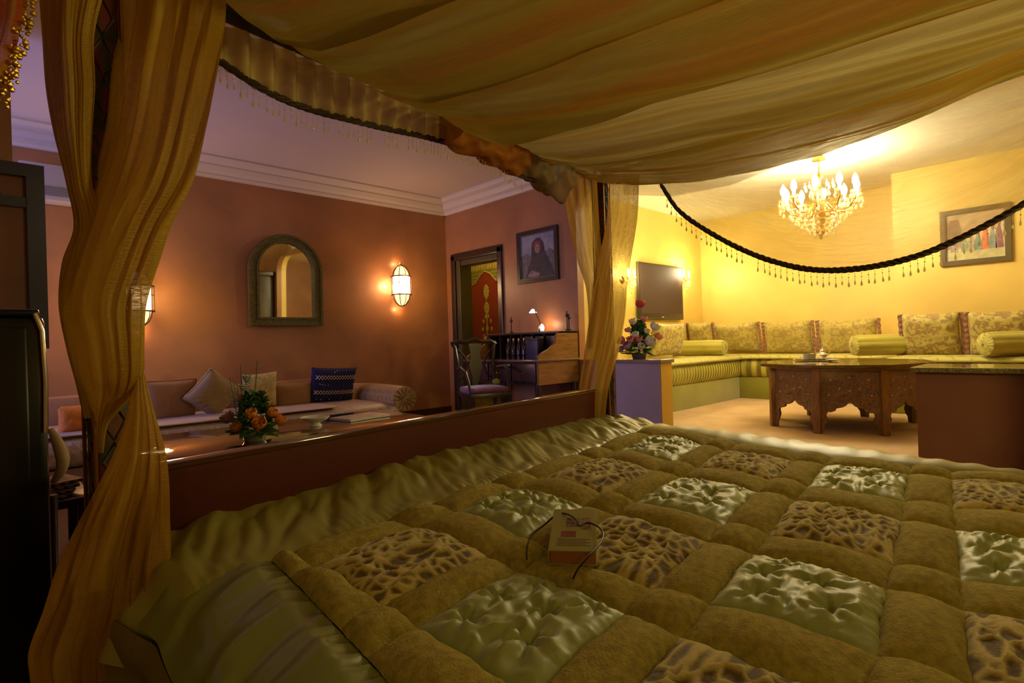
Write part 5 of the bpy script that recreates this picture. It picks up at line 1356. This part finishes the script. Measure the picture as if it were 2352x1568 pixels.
hp = side/2 - 0.012
def ogee():
    zt_ = 0.30
    half = [(0.0, zt_), (0.03, zt_-0.04), (0.055, zt_-0.055), (0.095, zt_-0.065), (0.10, zt_-0.085), (0.13, zt_-0.10), (0.155, zt_-0.10), (0.165, zt_-0.13), (0.155, zt_-0.155), (0.165, zt_-0.20), (0.185, zt_-0.24), (0.19, 0.0)]
    sc_ = (hp-0.035)/0.19
    return [(x*sc_, z) for x, z in half]
og = ogee()
poly = [(-hp, 0), (-hp, Ht-0.01), (hp, Ht-0.01), (hp, 0)] + [(x, z) for x, z in reversed(og)] + [(-x, z) for x, z in og[1:]]
SHELL = mat('bone_inlay', (0.62, 0.52, 0.42), 0.25); REDI = mat('red_inlay', (0.30, 0.04, 0.02), 0.4)
first = None
for k in range(8):
    am = a0 + (k+0.5)*pi/4; d_ = cs_-0.005
    M = T(d_*cos(am), d_*sin(am), 0) @ RZ(am + pi/2)
    if first is None:
        m = MB(); m.prism(poly, 0.022); first = m.build('side_panel', INL, ot, smooth=False); first.matrix_local = M
        m = MB()
        for (x, z) in ((-0.15, 0.50), (0.0, 0.52), (0.15, 0.50), (-0.08, 0.42), (0.08, 0.42), (0, 0.40), (-0.17, 0.36), (0.17, 0.36)):
            m.ball((x, -0.001, z), 0.009, 1, (1, 0.3, 1))
        inl = m.build('bone_stud', SHELL, first)
        m = MB()
        for (x, z) in ((-0.17, 0.44), (0.17, 0.44), (0, 0.46), (-0.05, 0.35), (0.05, 0.35)):
            m.ball((x, -0.001, z), 0.012, 1, (0.6, 0.3, 1.6))
        inr = m.build('red_inlay', REDI, first)
        m = MB()
        for z in (0.56, 0.325): m.box(-hp+0.02, hp-0.02, -0.006, 0.0, z, z+0.010)
        rib = m.build('carved_band', POSTM, first, smooth=False)
    else:
        c = first.copy(); C.objects.link(c); c.parent = ot; c.matrix_local = M
        for ch_ in (inl, inr, rib):
            g = ch_.copy(); C.objects.link(g); g.parent = c
first = None
for k in range(8):
    a = a0 + k*pi/4; M = T(Rv*cos(a), Rv*sin(a), 0) @ RZ(a)
    if first is None:
        first = MB().box(-0.028, 0.022, -0.032, 0.032, 0, Ht-0.01, bev=0.008).build('corner_post', POSTM, ot); first.matrix_local = M
    else:
        c = first.copy(); C.objects.link(c); c.parent = ot; c.matrix_local = M
# things on the table
ztab = 0.012 + Ht + 0.0405
tp_ = onz(1868, 826, ztab)
ty = thing('tray', 'oval silver tray on the octagonal table', 'tray', (tp_.x, tp_.y, ztab), YAW-pi/2)
MB().lathe([(0.0, 0), (0.19, 0.0), (0.21, 0.008), (0.212, 0.012), (0.19, 0.005), (0.0, 0.004)], 32, Matrix.Diagonal((1, 0.6, 1, 1)), cap=False).build('tray_body', CHROME, ty)
MB().tube([(0.211*cos(2*pi*i/36), 0.127*sin(2*pi*i/36), 0.012) for i in range(36)], 0.004, 5, closed=True).build('rim', CHROME, ty)
pp = onz(1889, 824, ztab+0.01)
tpt = thing('teapot', 'small silver teapot with a pointed lid on the tray', 'teapot', (pp.x, pp.y, ztab+0.012), YAW-pi/2)
POTM = mat('silver_pot', (0.75, 0.7, 0.6), 0.25, metal=0.7)
MB().lathe([(0.025, 0), (0.028, 0.006), (0.044, 0.025), (0.048, 0.042), (0.036, 0.062), (0.022, 0.075), (0.024, 0.080)], 18).build('pot_body', POTM, tpt)
MB().lathe([(0.026, 0.080), (0.020, 0.095), (0.008, 0.105), (0.004, 0.115), (0.007, 0.122), (0.001, 0.135)], 14).build('lid', POTM, tpt)
MB().tube([(0.04, 0, 0.03), (0.07, 0, 0.045), (0.08, 0, 0.08)], lambda s: 0.009-0.005*s, 8).build('spout', POTM, tpt)
MB().tube([(-0.035, 0, 0.065), (-0.07, 0, 0.07), (-0.075, 0, 0.035), (-0.045, 0, 0.02)], 0.004, 6).build('handle', POTM, tpt)
for k, (u, cl, lb) in enumerate(((1852, WHITE, 'white cup with green leaves at the left of the tray'), (1866, mat('glass_cup', (0.55, 0.5, 0.3), 0.1, alpha=0.6), 'small clear tea glass between the white cup and the teapot'))):
    pp = onz(u, 826, ztab+0.01)
    g_ = thing('cup', lb, 'cup', (pp.x, pp.y, ztab+0.012))
    MB().lathe([(0.026, 0), (0.030, 0.01), (0.034, 0.065), (0.031, 0.065), (0.026, 0.012), (0.0, 0.010)], 18, cap=False).build('cup_body', cl, g_)
    if k == 0:
        m = MB()
        for j in range(10): leafm(m, (0, 0, 0.055), (cos(j*2.3), sin(j*2.3), 0.9), 0.035, 0.018)
        m.build('mint_leaves', LEAF, g_, ang=180)
    else: MB().tube([(0.032*cos(2*pi*i/18), 0.032*sin(2*pi*i/18), 0.065) for i in range(18)], 0.0015, 4, closed=True).build('rim', BRASS, g_)
pp = onz(1912, 828, ztab)
sc_ = thing('saucer', 'small pale saucer right of the teapot on the octagonal table', 'saucer', (pp.x, pp.y, ztab))
MB().lathe([(0.03, 0), (0.06, 0.010), (0.062, 0.013), (0.03, 0.005), (0, 0.004)], 22, cap=False).build('dish', WHITE, sc_)
MB().tube([(0.061*cos(2*pi*i/22), 0.061*sin(2*pi*i/22), 0.012) for i in range(22)], 0.002, 4, closed=True).build('rim', WHITE, sc_)

# ------------------------------------------------------------------ flowers on the left partition
pf = Vector((XR+0.10, onx(1468, 826, XR+0.10).y, 0.7355))
def f2(u, v, dF=0.0):
    F = (pf.x*cos(YAW) + pf.y*sin(YAW)) + dF; return atF(u, v, F) - pf
fls = []
for col, u, v, dF, s in (('red', 1470, 706, 0.0, 1.5), ('cream', 1455, 745, -0.05, 1.3), ('pink', 1478, 738, -0.03, 1.1), ('white', 1500, 757, -0.03, 1.6), ('pink', 1444, 762, -0.02, 1.0), ('cream', 1484, 765, -0.1, 1.0), ('pink', 1432, 788, -0.02, 1.4), ('white', 1460, 775, -0.1, 1.2), ('pink', 1467, 784, -0.12, 1.2), ('white', 1489, 792, -0.12, 1.8), ('lilac', 1444, 798, -0.1, 1.4), ('white', 1472, 800, -0.13, 1.2), ('pink', 1508, 778, 0.0, 1.3), ('pink', 1450, 785, -0.12, 1.2), ('lilac', 1430, 806, 0.0, 1.2)):
    p = f2(u, v, dF); fls.append((col, p.x, p.y, p.z, s))
bouquet('flower_arrangement', 'tall cone of pink and white flowers topped by a red rose on the left partition', pf, 0.50, 0.22, fls, 11, mat('dark_pot', (0.05, 0.06, 0.03), 0.5), nleaf=230, foam=0.06, fs=1.9, lw=0.055)

# ------------------------------------------------------------------ street picture
r, W_, H_ = framed('street_scene_picture', 'wide framed market street painting on the right yellow wall behind the veil', XJ-0.002, 2160, 2323, (488, 613), (463, 598), mat('grey_gold_frame', (0.13, 0.09, 0.03), 0.35), 0.045)
def Q(pts): return [(x*W_, z*H_) for x, z in pts]
sheet(r, 'background', Q([(-1, -1), (-1, 1), (1, 1), (1, -1)]), mat('paint_ochre', (0.55, 0.40, 0.22), 0.6, var=0.25, vscale=9), 0)
sheet(r, 'ground', Q([(-1, -1), (-1, -0.55), (0, -0.45), (1, -0.6), (1, -1)]), mat('paint_sand', (0.50, 0.44, 0.22), 0.6, var=0.2, vscale=14), 1)
sheet(r, 'archway', Q([(-0.95, -0.5), (-0.95, 0.5), (-0.8, 0.75), (-0.55, 0.75), (-0.45, 0.4), (-0.45, -0.4)]), mat('paint_arch', (0.28, 0.18, 0.12), 0.6, var=0.3, vscale=14), 1)
for (x, hgt, cl) in ((-0.35, 0.7, (0.25, 0.28, 0.16)), (-0.12, 0.8, (0.36, 0.30, 0.2)), (0.1, 0.75, (0.20, 0.26, 0.18)), (0.34, 1.0, (0.55, 0.16, 0.06)), (0.58, 0.9, (0.22, 0.25, 0.22)), (0.78, 1.05, (0.26, 0.12, 0.12)), (-0.7, 0.8, (0.30, 0.22, 0.18))):
    sheet(r, 'painted_figure', Q([(x-0.12, -0.6), (x-0.10, -0.6+hgt*0.5), (x-0.04, -0.6+hgt*0.85), (x+0.04, -0.6+hgt*0.85), (x+0.10, -0.6+hgt*0.5), (x+0.12, -0.6)]), mat('paint_f%d' % int(x*100), cl, 0.6, var=0.3, vscale=20), 2)
    sheet(r, 'painted_head', [(a_*W_, b_*H_) for a_, b_ in ell(x, -0.6+hgt*0.95, 0.045, 0.10, 10)], mat('paint_skin3', (0.28, 0.14, 0.09), 0.6), 3)

# ------------------------------------------------------------------ wardrobe seen in the mirror
wd = thing('wardrobe', 'dark panelled wardrobe reflected in the arched mirror', 'wardrobe', (XR-0.26, -1.12, 0), 0)
MB().box(-0.24, 0.25, -0.95, 0.95, 0.06, 2.20, bev=0.01).build('body', DWOOD, wd)
MB().box(-0.28, 0.25, -1.0, 1.0, 2.20, 2.30, bev=0.015).build('cornice', DWOOD, wd)
MB().box(-0.22, 0.24, -0.93, 0.93, 0, 0.06).build('plinth', DWOOD, wd)
for k in range(3):
    y0 = -0.93 + 0.62*k
    d = MB().box(-0.262, -0.24, y0+0.01, y0+0.61, 0.10, 2.16, bev=0.008).build('door', mat('wardrobe_door', (0.07, 0.05, 0.035), 0.3, var=0.4, vscale=3), wd)
    for (z0_, z1_) in ((0.2, 1.0), (1.1, 2.06)): MB().box(-0.274, -0.262, y0+0.10, y0+0.52, z0_, z1_, bev=0.008).build('door_panel', mat('wardrobe_panel', (0.09, 0.07, 0.05), 0.25, var=0.4, vscale=5), d)
    MB().ball((-0.275, y0+0.56, 1.05), 0.014, 1).build('knob', BRASS, d)
